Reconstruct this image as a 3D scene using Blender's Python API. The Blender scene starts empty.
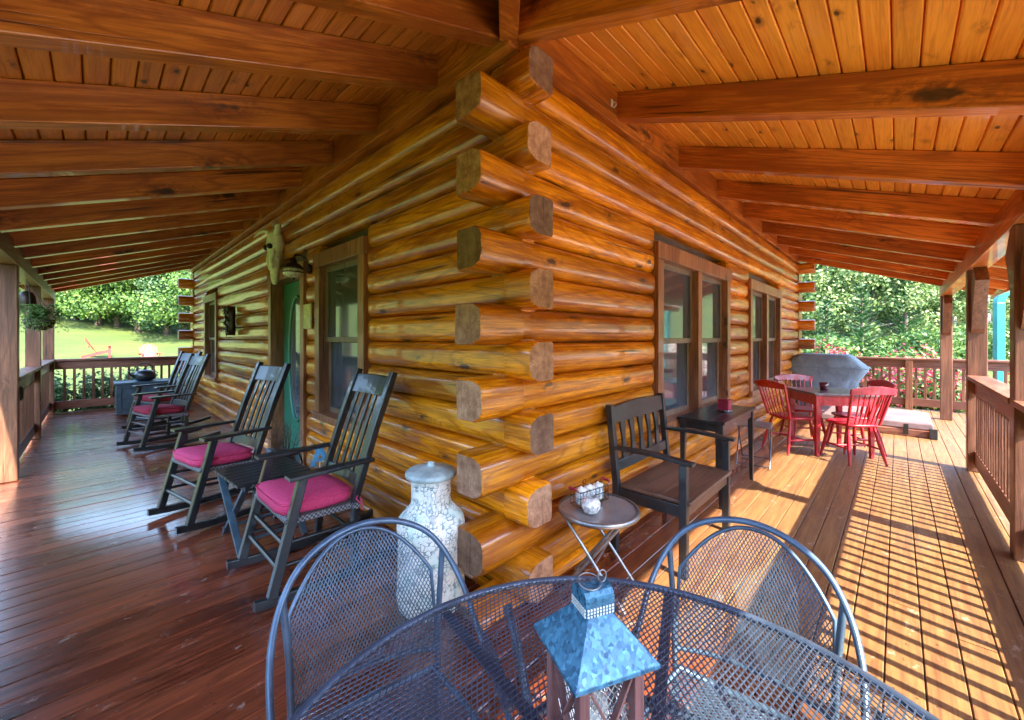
import bpy, math, random
from mathutils import Vector, Matrix
R = math.radians
rng = random.Random(7)
scn = bpy.context.scene
COL = scn.collection

# ------------------------------------------------------------------ builder
class MB:
    def __init__(s): s.v=[]; s.f=[]; s.sm=[]; s.rn=[]; s.mi=[]; s.cm=0; s.r=0.5
    def _add(s, vs, fs, smooth=False, rnd=None):
        o=len(s.v); s.v.extend([tuple(p) for p in vs]); s.rn.extend([s.r if rnd is None else rnd]*len(vs))
        for f in fs: s.f.append(tuple(i+o for i in f)); s.sm.append(smooth); s.mi.append(s.cm)
    def box(s, x0,x1,y0,y1,z0,z1, rnd=None):
        vs=[(x0,y0,z0),(x1,y0,z0),(x1,y1,z0),(x0,y1,z0),(x0,y0,z1),(x1,y0,z1),(x1,y1,z1),(x0,y1,z1)]
        s._add(vs,[(0,3,2,1),(4,5,6,7),(0,1,5,4),(1,2,6,5),(2,3,7,6),(3,0,4,7)],False,rnd)
    def cbox(s,c,sz,rnd=None):
        s.box(c[0]-sz[0]/2,c[0]+sz[0]/2,c[1]-sz[1]/2,c[1]+sz[1]/2,c[2]-sz[2]/2,c[2]+sz[2]/2,rnd)
    def bar(s,p0,p1,w,h,up=(0,0,1),rnd=None,w1=None,h1=None):
        p0=Vector(p0);p1=Vector(p1);d=(p1-p0).normalized();u=Vector(up)
        if abs(d.dot(u))>.98: u=Vector((0,1,0))
        a=d.cross(u).normalized();b=a.cross(d).normalized()
        w1=w if w1 is None else w1; h1=h if h1 is None else h1
        vs=[]
        for p,ww,hh in ((p0,w,h),(p1,w1,h1)):
            for i,j in ((-1,-1),(1,-1),(1,1),(-1,1)): vs.append(p+a*(i*ww/2)+b*(j*hh/2))
        s._add(vs,[(0,1,2,3),(7,6,5,4),(0,4,5,1),(1,5,6,2),(2,6,7,3),(3,7,4,0)],False,rnd)
    def loft(s,rings,closed=True,caps=True,smooth=True,rnd=None,loop=False):
        n=len(rings[0]);vs=[p for r in rings for p in r];fs=[];m=len(rings)
        for i in range(m if loop else m-1):
            a=i*n;b=((i+1)%m)*n
            for j in range(n if closed else n-1):
                k=(j+1)%n; fs.append((a+j,a+k,b+k,b+j))
        s._add(vs,fs,smooth,rnd)
        if caps and closed and not loop:
            s._add(rings[0],[tuple(range(n-1,-1,-1))],False,rnd); s._add(rings[-1],[tuple(range(n))],False,rnd)
    def tube(s,pts,r,n=8,closed=False,flat=1.0,rnd=None):
        pts=[Vector(p) for p in pts];m=len(pts);rings=[];pa=None
        rr=r if isinstance(r,(list,tuple)) else [r]*m
        for i in range(m):
            if closed: d=pts[(i+1)%m]-pts[i-1]
            else: d=pts[min(i+1,m-1)]-pts[max(i-1,0)]
            d.normalize()
            if pa is None:
                u=Vector((0,0,1)) if abs(d.z)<.9 else Vector((0,1,0))
                a=d.cross(u).normalized()
            else:
                a=pa-d*pa.dot(d)
                a.normalize()
            b=d.cross(a).normalized();pa=a
            rings.append([pts[i]+a*(rr[i]*math.cos(t))+b*(rr[i]*flat*math.sin(t)) for t in [2*math.pi*k/n for k in range(n)]])
        s.loft(rings,True,True,True,rnd,loop=closed)
    def lathe(s,prof,n=24,c=(0,0,0),caps=True,rnd=None,smooth=True):
        rings=[[(c[0]+r*math.cos(2*math.pi*k/n),c[1]+r*math.sin(2*math.pi*k/n),c[2]+z) for k in range(n)] for r,z in prof]
        s.loft(rings,True,caps,smooth,rnd)
    def prism(s,poly,fn,t0,t1,rnd=None):      # poly of 2-D points, fn(u,v,t)->3-D
        n=len(poly);vs=[fn(u,v,t0) for u,v in poly]+[fn(u,v,t1) for u,v in poly]
        fs=[tuple(range(n-1,-1,-1)),tuple(range(n,2*n))]+[(i,(i+1)%n,n+(i+1)%n,n+i) for i in range(n)]
        s._add(vs,fs,False,rnd)
    def sphere(s,c,r,n=12,m=8,sc=(1,1,1)):
        rings=[]
        for i in range(m+1):
            t=math.pi*(i+.001)/(m+.002); 
            rings.append([(c[0]+sc[0]*r*math.sin(t)*math.cos(2*math.pi*k/n),c[1]+sc[1]*r*math.sin(t)*math.sin(2*math.pi*k/n),c[2]-sc[2]*r*math.cos(t)) for k in range(n)])
        s.loft(rings)
    def quad(s,a,b,c,d,rnd=None): s._add([a,b,c,d],[(0,1,2,3)],False,rnd)
    def build(s,name,mat,parent=None,org=None,bevel=0,loc=None):
        me=bpy.data.meshes.new(name)
        vs=s.v
        if org is not None: vs=[(x-org[0],y-org[1],z-org[2]) for x,y,z in vs]
        me.from_pydata(vs,[],s.f); 
        me.polygons.foreach_set('use_smooth',s.sm); me.polygons.foreach_set('material_index',s.mi)
        at=me.attributes.new('rnd','FLOAT','POINT'); at.data.foreach_set('value',s.rn)
        if not isinstance(mat,(list,tuple)): mat=[mat]
        for m in mat: me.materials.append(m)
        me.update()
        o=bpy.data.objects.new(name,me); COL.objects.link(o)
        if parent is not None: o.parent=parent
        if loc is not None: o.location=loc
        if bevel:
            b=o.modifiers.new('b','BEVEL'); b.width=bevel; b.segments=2; b.limit_method='ANGLE'; b.angle_limit=R(40)
        return o

def tag(o,label=None,cat=None,group=None,kind=None):
    if label: o['label']=label
    if cat: o['category']=cat
    if group: o['group']=group
    if kind: o['kind']=kind
    return o
def empty(name,loc=(0,0,0),rz=0,label=None,cat=None,group=None):
    o=bpy.data.objects.new(name,None); COL.objects.link(o); o.location=loc; o.rotation_euler=(0,0,rz)
    o.empty_display_size=.1
    return tag(o,label,cat,group)
def copy_tree(o,parent=None):
    c=o.copy(); COL.objects.link(c); c.parent=parent
    for ch in [x for x in o.children]: copy_tree(ch,c)
    return c
def face(dx,dy): return math.atan2(dy,dx)-math.pi/2     # local +Y faces (dx,dy)

# ------------------------------------------------------------------ materials
def newmat(name):
    m=bpy.data.materials.new(name); m.use_nodes=True
    nt=m.node_tree; nt.nodes.clear()
    out=nt.nodes.new('ShaderNodeOutputMaterial'); p=nt.nodes.new('ShaderNodeBsdfPrincipled')
    nt.links.new(p.outputs[0],out.inputs[0])
    return m,nt,p,out
class NT:
    def __init__(s,nt): s.nt=nt
    def n(s,t,**k):
        x=s.nt.nodes.new(t)
        for a,b in k.items(): setattr(x,a,b)
        return x
    def l(s,a,b): s.nt.links.new(a,b)
    def m(s,op,a,b=None,c=None):
        x=s.n('ShaderNodeMath',operation=op)
        for i,q in enumerate((a,b,c)):
            if q is None: continue
            if isinstance(q,(int,float)): x.inputs[i].default_value=q
            else: s.l(q,x.inputs[i])
        return x.outputs[0]
    def vm(s,op,a,b=None,sc=None):
        x=s.n('ShaderNodeVectorMath',operation=op)
        for i,q in enumerate((a,b)):
            if q is None: continue
            if isinstance(q,(tuple,list)): x.inputs[i].default_value=q
            else: s.l(q,x.inputs[i])
        if sc is not None:
            if isinstance(sc,(int,float)): x.inputs['Scale'].default_value=sc
            else: s.l(sc,x.inputs['Scale'])
        return x.outputs[0]
    def mix(s,f,a,b,bt='MIX'):
        x=s.n('ShaderNodeMix',data_type='RGBA',blend_type=bt)
        for i,q in ((0,f),(6,a),(7,b)):
            if isinstance(q,(int,float)): x.inputs[i].default_value=q
            elif isinstance(q,(tuple,list)): x.inputs[i].default_value=(*q,1) if len(q)==3 else q
            else: s.l(q,x.inputs[i])
        return x.outputs[2]
    def mr(s,v,a,b,c=0,d=1,smooth=False):
        x=s.n('ShaderNodeMapRange'); 
        if smooth: x.interpolation_type='SMOOTHSTEP'
        s.l(v,x.inputs[0])
        for i,q in enumerate((a,b,c,d)): x.inputs[i+1].default_value=q
        return x.outputs[0]
    def noise(s,vec,scale,detail=3,rough=.55,dist=0):
        x=s.n('ShaderNodeTexNoise'); s.l(vec,x.inputs['Vector']); x.inputs['Scale'].default_value=scale
        x.inputs['Detail'].default_value=detail; x.inputs['Roughness'].default_value=rough; x.inputs['Distortion'].default_value=dist
        return x.outputs[0]
def coords(t,k1=37,k2=53):
    tc=t.n('ShaderNodeTexCoord'); oi=t.n('ShaderNodeObjectInfo'); at=t.n('ShaderNodeAttribute',attribute_name='rnd')
    a=t.m('MULTIPLY',oi.outputs['Random'],k1); b=t.m('MULTIPLY',at.outputs['Fac'],k2)
    sm=t.m('ADD',a,b)
    return t.vm('ADD',tc.outputs['Object'],t.vm('SCALE',(1,1.7,.6),sc=sm)), at.outputs['Fac'], tc.outputs['Object'], oi.outputs['Random']

def wood(name,axis,dark,light,knot=(.03,.012,.006),rough=.4,coat=.0,amt=.35,knots=.5,grain=1.0,bump=.4,deck=False,satv=1.0,ringamt=.5,cracks=.85,world=False,kal=(2.1,5.2),coatr=.15):
    m,nt,p,out=newmat(name); t=NT(nt)
    vec,rn,raw,oi=coords(t)
    if world:
        ge0=t.n('ShaderNodeNewGeometry'); vec=t.vm('ADD',ge0.outputs['Position'],t.vm('SCALE',(1,1.7,.6),sc=t.m('MULTIPLY',rn,53)))
    def st(along,across):
        v=[across]*3; v[axis]=along; return t.vm('MULTIPLY',vec,tuple(v))
    g=t.noise(st(.06,1),42*grain,8,.72,.5)
    low=t.noise(st(.10,1),2.6,2,.5,.4)
    rings=t.m('ABSOLUTE',t.m('SINE',t.m('MULTIPLY',t.m('ADD',low,t.m('MULTIPLY',g,.035)),62)))
    rings=t.mr(rings,.0,.55,1,0,True)
    crack=t.m('MULTIPLY',t.mr(t.noise(st(.02,1),26,3,.6,.4),.64,.665,0,1),t.mr(t.noise(vec,1.3,2),.45,.55,0,1))
    b=t.noise(st(.3,1.0),3.2,3,.6,.3)
    fine=t.noise(st(.03,1),140,2,.6)
    # warped vector so grain flows around knots
    f=t.m('ADD',t.m('MULTIPLY',g,.55),t.m('MULTIPLY',b,.45))
    f=t.mr(f,.39,.60,0,1,True)
    col=t.mix(f,dark,light)
    col=t.mix(t.m('MULTIPLY',rings,ringamt),col,tuple(c*.8 for c in dark))
    col=t.mix(t.mr(fine,.5,.72,0,.5),col,tuple(c*.55 for c in dark))
    col=t.mix(t.m('MULTIPLY',crack,cracks),col,tuple(c*.12 for c in dark))
    val=t.m('ADD',1-amt/2,t.m('MULTIPLY',t.m('FRACT',t.m('ADD',t.m('MULTIPLY',rn,7.31),0.0 if world else t.m('MULTIPLY',oi,3.7))),amt))
    hsv=t.n('ShaderNodeHueSaturation'); t.l(col,hsv.inputs['Color']); t.l(val,hsv.inputs['Value']); hsv.inputs['Saturation'].default_value=satv
    col=hsv.outputs[0]
    if knots:
        vo=t.n('ShaderNodeTexVoronoi',feature='F1'); 
        wv=t.vm('ADD',st(*kal),t.vm('SCALE',(1,1,1),sc=t.m('MULTIPLY',t.noise(vec,9,2),.25)))
        t.l(wv,vo.inputs['Vector']); vo.inputs['Scale'].default_value=1
        sep=t.n('ShaderNodeSeparateColor'); t.l(vo.outputs['Color'],sep.inputs[0])
        gate=t.m('GREATER_THAN',sep.outputs[0],1-knots)
        k1=t.mr(vo.outputs['Distance'],.07,.15,1,0,True); k2=t.mr(vo.outputs['Distance'],.12,.40,.75,0,True)
        ring=t.m('MULTIPLY',k2,t.mr(t.noise(st(.5,1),22,3,.7,1.2),.42,.6))
        col=t.mix(t.m('MULTIPLY',ring,gate),col,tuple(c*.5 for c in dark))
        col=t.mix(t.m('MULTIPLY',t.m('MULTIPLY',k1,gate),.92),col,knot)
    if deck:
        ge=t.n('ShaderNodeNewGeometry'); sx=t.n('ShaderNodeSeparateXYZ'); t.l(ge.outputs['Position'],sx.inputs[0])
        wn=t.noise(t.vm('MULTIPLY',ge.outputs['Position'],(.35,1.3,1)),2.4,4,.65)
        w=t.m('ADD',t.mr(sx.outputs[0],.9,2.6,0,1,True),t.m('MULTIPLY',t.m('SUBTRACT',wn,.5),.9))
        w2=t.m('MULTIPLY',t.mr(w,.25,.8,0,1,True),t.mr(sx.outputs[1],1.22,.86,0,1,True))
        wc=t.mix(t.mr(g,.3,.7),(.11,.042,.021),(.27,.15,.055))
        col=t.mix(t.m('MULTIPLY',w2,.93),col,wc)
        sy=sx.outputs[1]; fx=t.m('MULTIPLY',t.m('SUBTRACT',t.m('FRACT',t.m('DIVIDE',sx.outputs[0],.61)),.5),.61); fu=t.m('FRACT',t.m('DIVIDE',t.m('ADD',sy,.66),.117))
        dots=None
        for a_ in (.2,.75):
            dd_=t.m('SQRT',t.m('ADD',t.m('POWER',t.m('ABSOLUTE',fx),2),t.m('POWER',t.m('ABSOLUTE',t.m('MULTIPLY',t.m('SUBTRACT',fu,a_),.117)),2)))
            q_=t.m('LESS_THAN',dd_,.0045); dots=q_ if dots is None else t.m('MAXIMUM',dots,q_)
        col=t.mix(t.m('MULTIPLY',dots,.85),col,(.03,.018,.014))
        fl=t.mr(t.noise(t.vm('MULTIPLY',ge.outputs['Position'],(1.2,1.8,1)),6.5,5,.75),.61,.67,0,.5)
        col=t.mix(fl,col,(.45,.36,.30))
        sc=t.mr(t.noise(t.vm('MULTIPLY',ge.outputs['Position'],(.8,2,1)),11,4,.7),.65,.71,0,.75)
        col=t.mix(sc,col,(.03,.012,.01))
    t.l(col,p.inputs['Base Color'])
    r=t.m('ADD',rough-.08,t.m('MULTIPLY',b,.2))
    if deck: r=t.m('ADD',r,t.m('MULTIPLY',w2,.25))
    t.l(r,p.inputs['Roughness'])
    p.inputs['Coat Weight'].default_value=coat
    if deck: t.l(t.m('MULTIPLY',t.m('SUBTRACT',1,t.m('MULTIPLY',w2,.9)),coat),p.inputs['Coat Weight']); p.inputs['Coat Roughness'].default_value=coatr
    if bump:
        bu=t.n('ShaderNodeBump'); bu.inputs['Strength'].default_value=bump; bu.inputs['Distance'].default_value=.004
        t.l(t.m('SUBTRACT',t.m('ADD',g,t.m('MULTIPLY',fine,.5)),t.m('MULTIPLY',crack,1.5)),bu.inputs['Height']); t.l(bu.outputs[0],p.inputs['Normal'])
    return m
def plain(name,col,rough=.5,metal=0,coat=0,var=.25,nscale=18,bump=.0,spec=.5,col2=None,detail=4,bdist=.004):
    m,nt,p,out=newmat(name); t=NT(nt)
    vec,rn,raw,oi=coords(t,11,5)
    n=t.noise(vec,nscale,detail,.6)
    c2=col2 or tuple(c*(1-var) for c in col)
    t.l(t.mix(t.mr(n,.35,.65,0,1,True),c2,col),p.inputs['Base Color'])
    t.l(t.m('ADD',rough-.07,t.m('MULTIPLY',n,.14)),p.inputs['Roughness'])
    p.inputs['Metallic'].default_value=metal; p.inputs['Coat Weight'].default_value=coat; p.inputs['Specular IOR Level'].default_value=spec
    if bump:
        bu=t.n('ShaderNodeBump'); bu.inputs['Strength'].default_value=bump; bu.inputs['Distance'].default_value=bdist
        t.l(n,bu.inputs['Height']); t.l(bu.outputs[0],p.inputs['Normal'])
    return m
def leafmat(name,c1,c2,c3,trans=.3):
    m,nt,p,out=newmat(name); t=NT(nt)
    vec,rn,raw,oi=coords(t,9,0)
    n=t.noise(vec,.7,2)
    f=t.m('ADD',t.m('MULTIPLY',rn,.65),t.m('MULTIPLY',n,.5))
    col=t.mix(t.mr(f,.2,.6),c1,c2); col=t.mix(t.mr(f,.6,.95),col,c3)
    t.l(col,p.inputs['Base Color']); p.inputs['Roughness'].default_value=.5
    tr=t.n('ShaderNodeBsdfTranslucent'); t.l(col,tr.inputs[0])
    mx=t.n('ShaderNodeMixShader'); mx.inputs[0].default_value=trans
    t.l(p.outputs[0],mx.inputs[1]); t.l(tr.outputs[0],mx.inputs[2]); t.l(mx.outputs[0],out.inputs[0])
    return m

LOGC=((.38,.10,.012),(.90,.36,.05)); 
M={}
M['log_y']=wood('varnished_log_y',1,*LOGC,rough=.34,coat=.7,amt=.55,knots=.85,satv=1.05,world=True,kal=(2.6,6.5),coatr=.24,bump=.4,ringamt=.55)
M['log_x']=wood('varnished_log_x',0,*LOGC,rough=.36,coat=.5,amt=.55,knots=.85,satv=1.05,world=True,kal=(2.6,6.5),coatr=.27,bump=.4,ringamt=.55)
m,nt,p,out=newmat('sawn_log_end'); t=NT(nt); vec,rn,raw,oi=coords(t,37,0)
off=t.vm('ADD',raw,(.07,.07,.03)); d_=t.vm('LENGTH',off) if False else None
ln_=t.n('ShaderNodeVectorMath',operation='LENGTH'); t.l(t.vm('ADD',off,t.vm('SCALE',(1,1,1),sc=t.m('MULTIPLY',t.noise(vec,9,3),.03))),ln_.inputs[0])
rg_=t.m('ABSOLUTE',t.m('SINE',t.m('MULTIPLY',ln_.outputs['Value'],420)))
n1=t.noise(vec,16,5,.7); n2=t.noise(t.vm('MULTIPLY',vec,(1,1,.05)),90,3)
c=t.mix(t.mr(n1,.35,.65),(.27,.115,.055),(.62,.35,.20)); c=t.mix(t.m('MULTIPLY',rg_,.3),c,(.17,.075,.045)); c=t.mix(t.mr(n2,.6,.75,0,.6),c,(.06,.03,.02))
hv=t.n('ShaderNodeHueSaturation'); t.l(c,hv.inputs['Color']); t.l(t.mr(oi,0,1,.4,1.15),hv.inputs['Value']); t.l(hv.outputs[0],p.inputs['Base Color']); p.inputs['Roughness'].default_value=.75
bu=t.n('ShaderNodeBump'); bu.inputs['Strength'].default_value=.5; bu.inputs['Distance'].default_value=.004; t.l(t.m('ADD',n1,t.m('MULTIPLY',n2,.6)),bu.inputs['Height']); t.l(bu.outputs[0],p.inputs['Normal'])
M['log_end']=m
BC=((.32,.075,.009),(.66,.21,.026))
M['raf_x']=wood('stained_rafter_x',0,*BC,rough=.42,coat=.4,amt=.3,knots=1.0,kal=(1.25,4.2),coatr=.36,bump=.3,ringamt=.65)
M['raf_y']=wood('stained_rafter_y',1,*BC,rough=.42,coat=.4,amt=.3,knots=1.0,kal=(1.25,4.2),coatr=.36,bump=.3,ringamt=.65)
M['beam_z']=wood('stained_post',2,(.10,.036,.02),(.24,.10,.055),rough=.5,coat=.1,amt=.2,knots=.4)
M['rail_x']=wood('stained_rail_x',0,(.13,.045,.028),(.29,.125,.08),rough=.5,coat=.1,amt=.2,knots=.3)
M['rail_y']=wood('stained_rail_y',1,(.13,.045,.028),(.29,.125,.08),rough=.5,coat=.1,amt=.2,knots=.3)
M['ceil_x_lit']=wood('ceiling_board_x_lit',0,(.80,.29,.03),(.94,.42,.05),rough=.4,coat=.3,amt=.22,knots=.55,bump=.1,kal=(5.5,10),ringamt=.25,cracks=.2)  # base lifted so bounced deck light is painted into the right ceiling
M['ceil_y_shade']=wood('ceiling_board_y_shade',1,(.52,.16,.022),(.70,.26,.038),rough=.4,coat=.3,amt=.25,knots=.55,bump=.1,kal=(5.5,10),ringamt=.25,cracks=.2)  # same boards, left-side shade painted in as a darker base
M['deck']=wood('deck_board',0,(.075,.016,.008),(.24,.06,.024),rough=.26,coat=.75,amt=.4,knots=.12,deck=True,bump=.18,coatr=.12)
M['trim']=wood('window_casing_z',2,(.20,.07,.028),(.42,.18,.08),rough=.45,coat=.2,amt=.2,knots=.3)
M['sash']=wood('window_sash',2,(.14,.09,.06),(.24,.16,.11),rough=.45,coat=.1,amt=.2,knots=0)
M['black']=plain('black_painted_wood',(.016,.021,.026),.33,coat=.25,var=.4,bump=.1)
M['bench_seat']=wood('brown_bench_seat',0,(.07,.035,.022),(.16,.085,.055),rough=.4,coat=.2,amt=.1,knots=0)
M['iron']=plain('blue_black_iron',(.06,.09,.15),.33,metal=.3,coat=.2,var=.35,spec=.6)
M['chair_iron']=plain('slate_blue_iron',(.065,.115,.19),.36,metal=.25,coat=.2,var=.3,spec=.6)
M['red']=plain('red_painted_wood',(.50,.018,.04),.32,coat=.3,var=.35,bump=.05)
M['red_top_sheen']=plain('sky_sheen_table_top',(.16,.12,.15),.3,coat=.4,var=.5)  # bluish grey paints the reflected sky into the table top
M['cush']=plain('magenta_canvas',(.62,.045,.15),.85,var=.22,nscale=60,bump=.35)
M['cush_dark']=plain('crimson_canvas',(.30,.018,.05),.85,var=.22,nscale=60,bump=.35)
M['steel']=plain('grey_steel',(.35,.36,.38),.32,metal=.8,var=.3)
M['shingle']=plain('roof_shingle',(.07,.06,.055),.9,var=.5,nscale=30)
M['green']=plain('green_door_paint',(.012,.19,.12),.35,coat=.3,var=.2)
M['bone']=plain('bleached_bone',(.95,.95,.97),.65,var=.3,nscale=14,bump=.4)
M['bronze']=plain('dark_bronze',(.05,.035,.025),.4,metal=.7,var=.4)
M['teal']=plain('turquoise_paint',(.015,.28,.27),.4,var=.25,nscale=5)
M['cover']=plain('grey_blue_cover',(.19,.29,.40),.6,var=.35,nscale=5,bump=.9,bdist=.03)
M['vinyl']=plain('tan_vinyl',(.19,.125,.135),.55,var=.3,nscale=5,bump=.3)
M['bluebox']=plain('blue_grey_paint',(.06,.11,.15),.4,var=.35,nscale=9,coat=.15)
M['wax']=plain('dark_red_wax',(.32,.015,.05),.45,var=.25)
M['darkcup']=plain('dark_glass_cup',(.09,.012,.025),.15,var=.3,coat=.5)
M['skyblue']=plain('sky_blue_paint',(.10,.38,.62),.5,var=.35)
M['twig']=plain('dry_twig',(.20,.13,.10),.8,var=.5)
M['can']=plain('navy_enamel',(.02,.04,.08),.3,coat=.4,var=.4)
M['white']=plain('white_paint',(.75,.73,.68),.5,var=.2)
M['paper']=plain('old_paper_sign',(.85,.80,.62),.7,var=.25,nscale=25)
M['bark']=plain('bark',(.13,.095,.07),.9,var=.5,nscale=8,bump=.6)
M['pinkred']=plain('faded_red_plastic',(.42,.035,.03),.5,var=.3)
M['basket']=plain('coir_liner',(.07,.045,.03),.9,var=.5,nscale=40,bump=.5)

# glass panes: dark room behind an insect screen
m,nt,p,out=newmat('window_glass'); t=NT(nt)
p.inputs['Base Color'].default_value=(.065,.085,.11,1); p.inputs['Roughness'].default_value=.07; p.inputs['Specular IOR Level'].default_value=.6
p.inputs['Coat Weight'].default_value=.5; p.inputs['Coat Roughness'].default_value=.03
tc=t.n('ShaderNodeTexCoord'); bu=t.n('ShaderNodeBump'); bu.inputs['Strength'].default_value=.05; t.l(t.noise(tc.outputs['Object'],3,2),bu.inputs['Height']); t.l(bu.outputs[0],p.inputs['Normal'])
M['glass']=m
m,nt,p,out=newmat('clear_glass'); p.inputs['Transmission Weight'].default_value=.9; p.inputs['Roughness'].default_value=.08; p.inputs['Base Color'].default_value=(.9,.95,.97,1)
M['clear']=m
m,nt,p,out=newmat('insect_screen'); p.inputs['Base Color'].default_value=(.10,.105,.11,1); p.inputs['Roughness'].default_value=.5
M['tabletop_glass']=plain('smoked_table_glass',(.22,.20,.20),.1,var=.3,coat=1,nscale=6)
# crackled white glaze on the milk can
m,nt,p,out=newmat('crackled_white_glaze'); t=NT(nt); tc=t.n('ShaderNodeTexCoord')
wv=t.vm('ADD',tc.outputs['Object'],t.vm('SCALE',(1,.7,1),sc=t.m('MULTIPLY',t.noise(tc.outputs['Object'],30,3),.03)))
vo=t.n('ShaderNodeTexVoronoi',feature='DISTANCE_TO_EDGE'); t.l(wv,vo.inputs['Vector']); vo.inputs['Scale'].default_value=48
cr=t.mr(vo.outputs['Distance'],.03,.15,1,0,True); big=t.noise(tc.outputs['Object'],7,3,.6)
cr=t.m('MULTIPLY',cr,t.mr(t.noise(tc.outputs['Object'],22,4,.7),.44,.56))
base=t.mix(t.mr(big,.5,.68),(.82,.81,.76),(.50,.68,.64))
c=t.mix(t.m('MULTIPLY',cr,.9),base,(.16,.26,.28)); t.l(c,p.inputs['Base Color']); p.inputs['Roughness'].default_value=.5
bu=t.n('ShaderNodeBump'); bu.inputs['Strength'].default_value=.7; bu.inputs['Distance'].default_value=.006; bu.invert=True; t.l(cr,bu.inputs['Height']); t.l(bu.outputs[0],p.inputs['Normal'])
M['crackle']=m
# galvanised spangle
m,nt,p,out=newmat('galvanised_blue_spangle'); t=NT(nt); tc=t.n('ShaderNodeTexCoord')
vo=t.n('ShaderNodeTexVoronoi',feature='F1'); 
wv=t.vm('ADD',tc.outputs['Object'],t.vm('SCALE',(1,.7,1),sc=t.m('MULTIPLY',t.noise(tc.outputs['Object'],150,2),.008)))
t.l(wv,vo.inputs['Vector']); vo.inputs['Scale'].default_value=170
sp=t.n('ShaderNodeSeparateColor'); t.l(vo.outputs['Color'],sp.inputs[0])
t.l(t.mix(sp.outputs[0],(.012,.065,.13),(.06,.20,.33)),p.inputs['Base Color']); t.l(t.mr(sp.outputs[1],0,1,.25,.5),p.inputs['Roughness']); p.inputs['Metallic'].default_value=.35
M['galv']=m
M['lant_wood']=wood('lantern_wood',2,(.10,.035,.035),(.22,.09,.08),rough=.5,knots=0)
# woven rush seat
m,nt,p,out=newmat('woven_seat'); t=NT(nt); tc=t.n('ShaderNodeTexCoord'); ch=t.n('ShaderNodeTexChecker'); t.l(tc.outputs['Object'],ch.inputs[0]); ch.inputs['Scale'].default_value=85
ch.inputs[1].default_value=(.22,.22,.24,1); ch.inputs[2].default_value=(.03,.03,.035,1); t.l(ch.outputs[0],p.inputs['Base Color']); p.inputs['Roughness'].default_value=.7
M['woven']=m
# foliage / ground
M['leafA']=leafmat('leaf_bright',(.03,.085,.018),(.085,.175,.03),(.18,.28,.055))
M['leafB']=leafmat('leaf_deep',(.025,.075,.03),(.065,.15,.05),(.14,.23,.07))
M['leafC']=leafmat('leaf_pale',(.06,.115,.035),(.16,.25,.07),(.34,.41,.16))
M['leafD']=leafmat('needle_dark',(.02,.085,.03),(.05,.15,.055),(.10,.22,.08))
M['flower']=leafmat('azalea_red',(.40,.02,.05),(.55,.05,.08),(.65,.16,.2))
m,nt,p,out=newmat('lawn_grass'); t=NT(nt); ge=t.n('ShaderNodeNewGeometry')
a=t.noise(ge.outputs['Position'],.25,4,.6); b=t.noise(ge.outputs['Position'],9,4,.7); c=t.noise(t.vm('MULTIPLY',ge.outputs['Position'],(.4,1,1)),1.3,3)
f=t.m('ADD',t.m('MULTIPLY',a,.45),t.m('ADD',t.m('MULTIPLY',b,.3),t.m('MULTIPLY',c,.25)))
t.l(t.mix(t.mr(f,.38,.62),(.042,.075,.010),(.092,.125,.020)),p.inputs['Base Color']); p.inputs['Roughness'].default_value=.9
bu=t.n('ShaderNodeBump'); bu.inputs['Strength'].default_value=.8; bu.inputs['Distance'].default_value=.06; t.l(b,bu.inputs['Height']); t.l(bu.outputs[0],p.inputs['Normal'])
M['grass']=m

# ------------------------------------------------------------------ camera, sun, sky
cam=bpy.data.cameras.new('camera'); co=bpy.data.objects.new('camera',cam); COL.objects.link(co)
H=1.35
co.location=(0,0,H); co.rotation_euler=(R(90),0,-math.atan2(.7206,.6934))
cam.sensor_width=36; cam.lens=401/1024*36; cam.shift_y=-22/1024; cam.clip_start=.02; cam.clip_end=1500
scn.camera=co
SUN=Vector((-.15,-1,.93)).normalized()
sl=bpy.data.lights.new('sun','SUN'); sl.energy=2.0; sl.angle=R(.5); sl.color=(1,.90,.69)
so=bpy.data.objects.new('sun',sl); COL.objects.link(so); so.rotation_euler=SUN.to_track_quat('Z','Y').to_euler()
w=bpy.data.worlds.new('World'); scn.world=w; w.use_nodes=True
nt=w.node_tree; bg=nt.nodes['Background']; sk=nt.nodes.new('ShaderNodeTexSky'); sk.sky_type='NISHITA'; sk.sun_disc=False
sk.sun_elevation=math.asin(SUN.z); sk.sun_rotation=math.atan2(SUN.x,SUN.y); sk.air_density=1; sk.dust_density=.6; sk.ozone_density=1.2
nt.links.new(sk.outputs[0],bg.inputs[0]); bg.inputs[1].default_value=.15
vs=scn.view_settings; vs.view_transform='Standard'; vs.look='None'; vs.gamma=1; vs.exposure=3.8; vs.use_curve_mapping=False
cy=scn.cycles; cy.use_denoising=True; cy.max_bounces=10; cy.diffuse_bounces=7; cy.glossy_bounces=4; cy.transmission_bounces=6; cy.transparent_max_bounces=8
cy.sample_clamp_indirect=8; cy.caustics_reflective=False; cy.caustics_refractive=False

# ------------------------------------------------------------------ ground
def gz(x,y):
    r=math.hypot(x-4,y-4); d=max(0,r-9)
    z=-.75+.0044*min(d,26)**2
    if d>26: z+=(d-26)*.2
    return min(z,60)
g=MB(); NR=70; NA=96; rings=[]
for i in range(NR):
    r=.5+ (i/ (NR-1))**2.6*420
    rings.append([(4+r*math.cos(2*math.pi*k/NA),4+r*math.sin(2*math.pi*k/NA),gz(4+r*math.cos(2*math.pi*k/NA),4+r*math.sin(2*math.pi*k/NA))+.06*math.sin(k*1.7+i)*min(1,r/30)) for k in range(NA)])
g.loft(rings,True,False,True); g._add(rings[0],[tuple(range(NA))],True)
tag(g.build('lawn',M['grass']),kind='structure')

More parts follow.
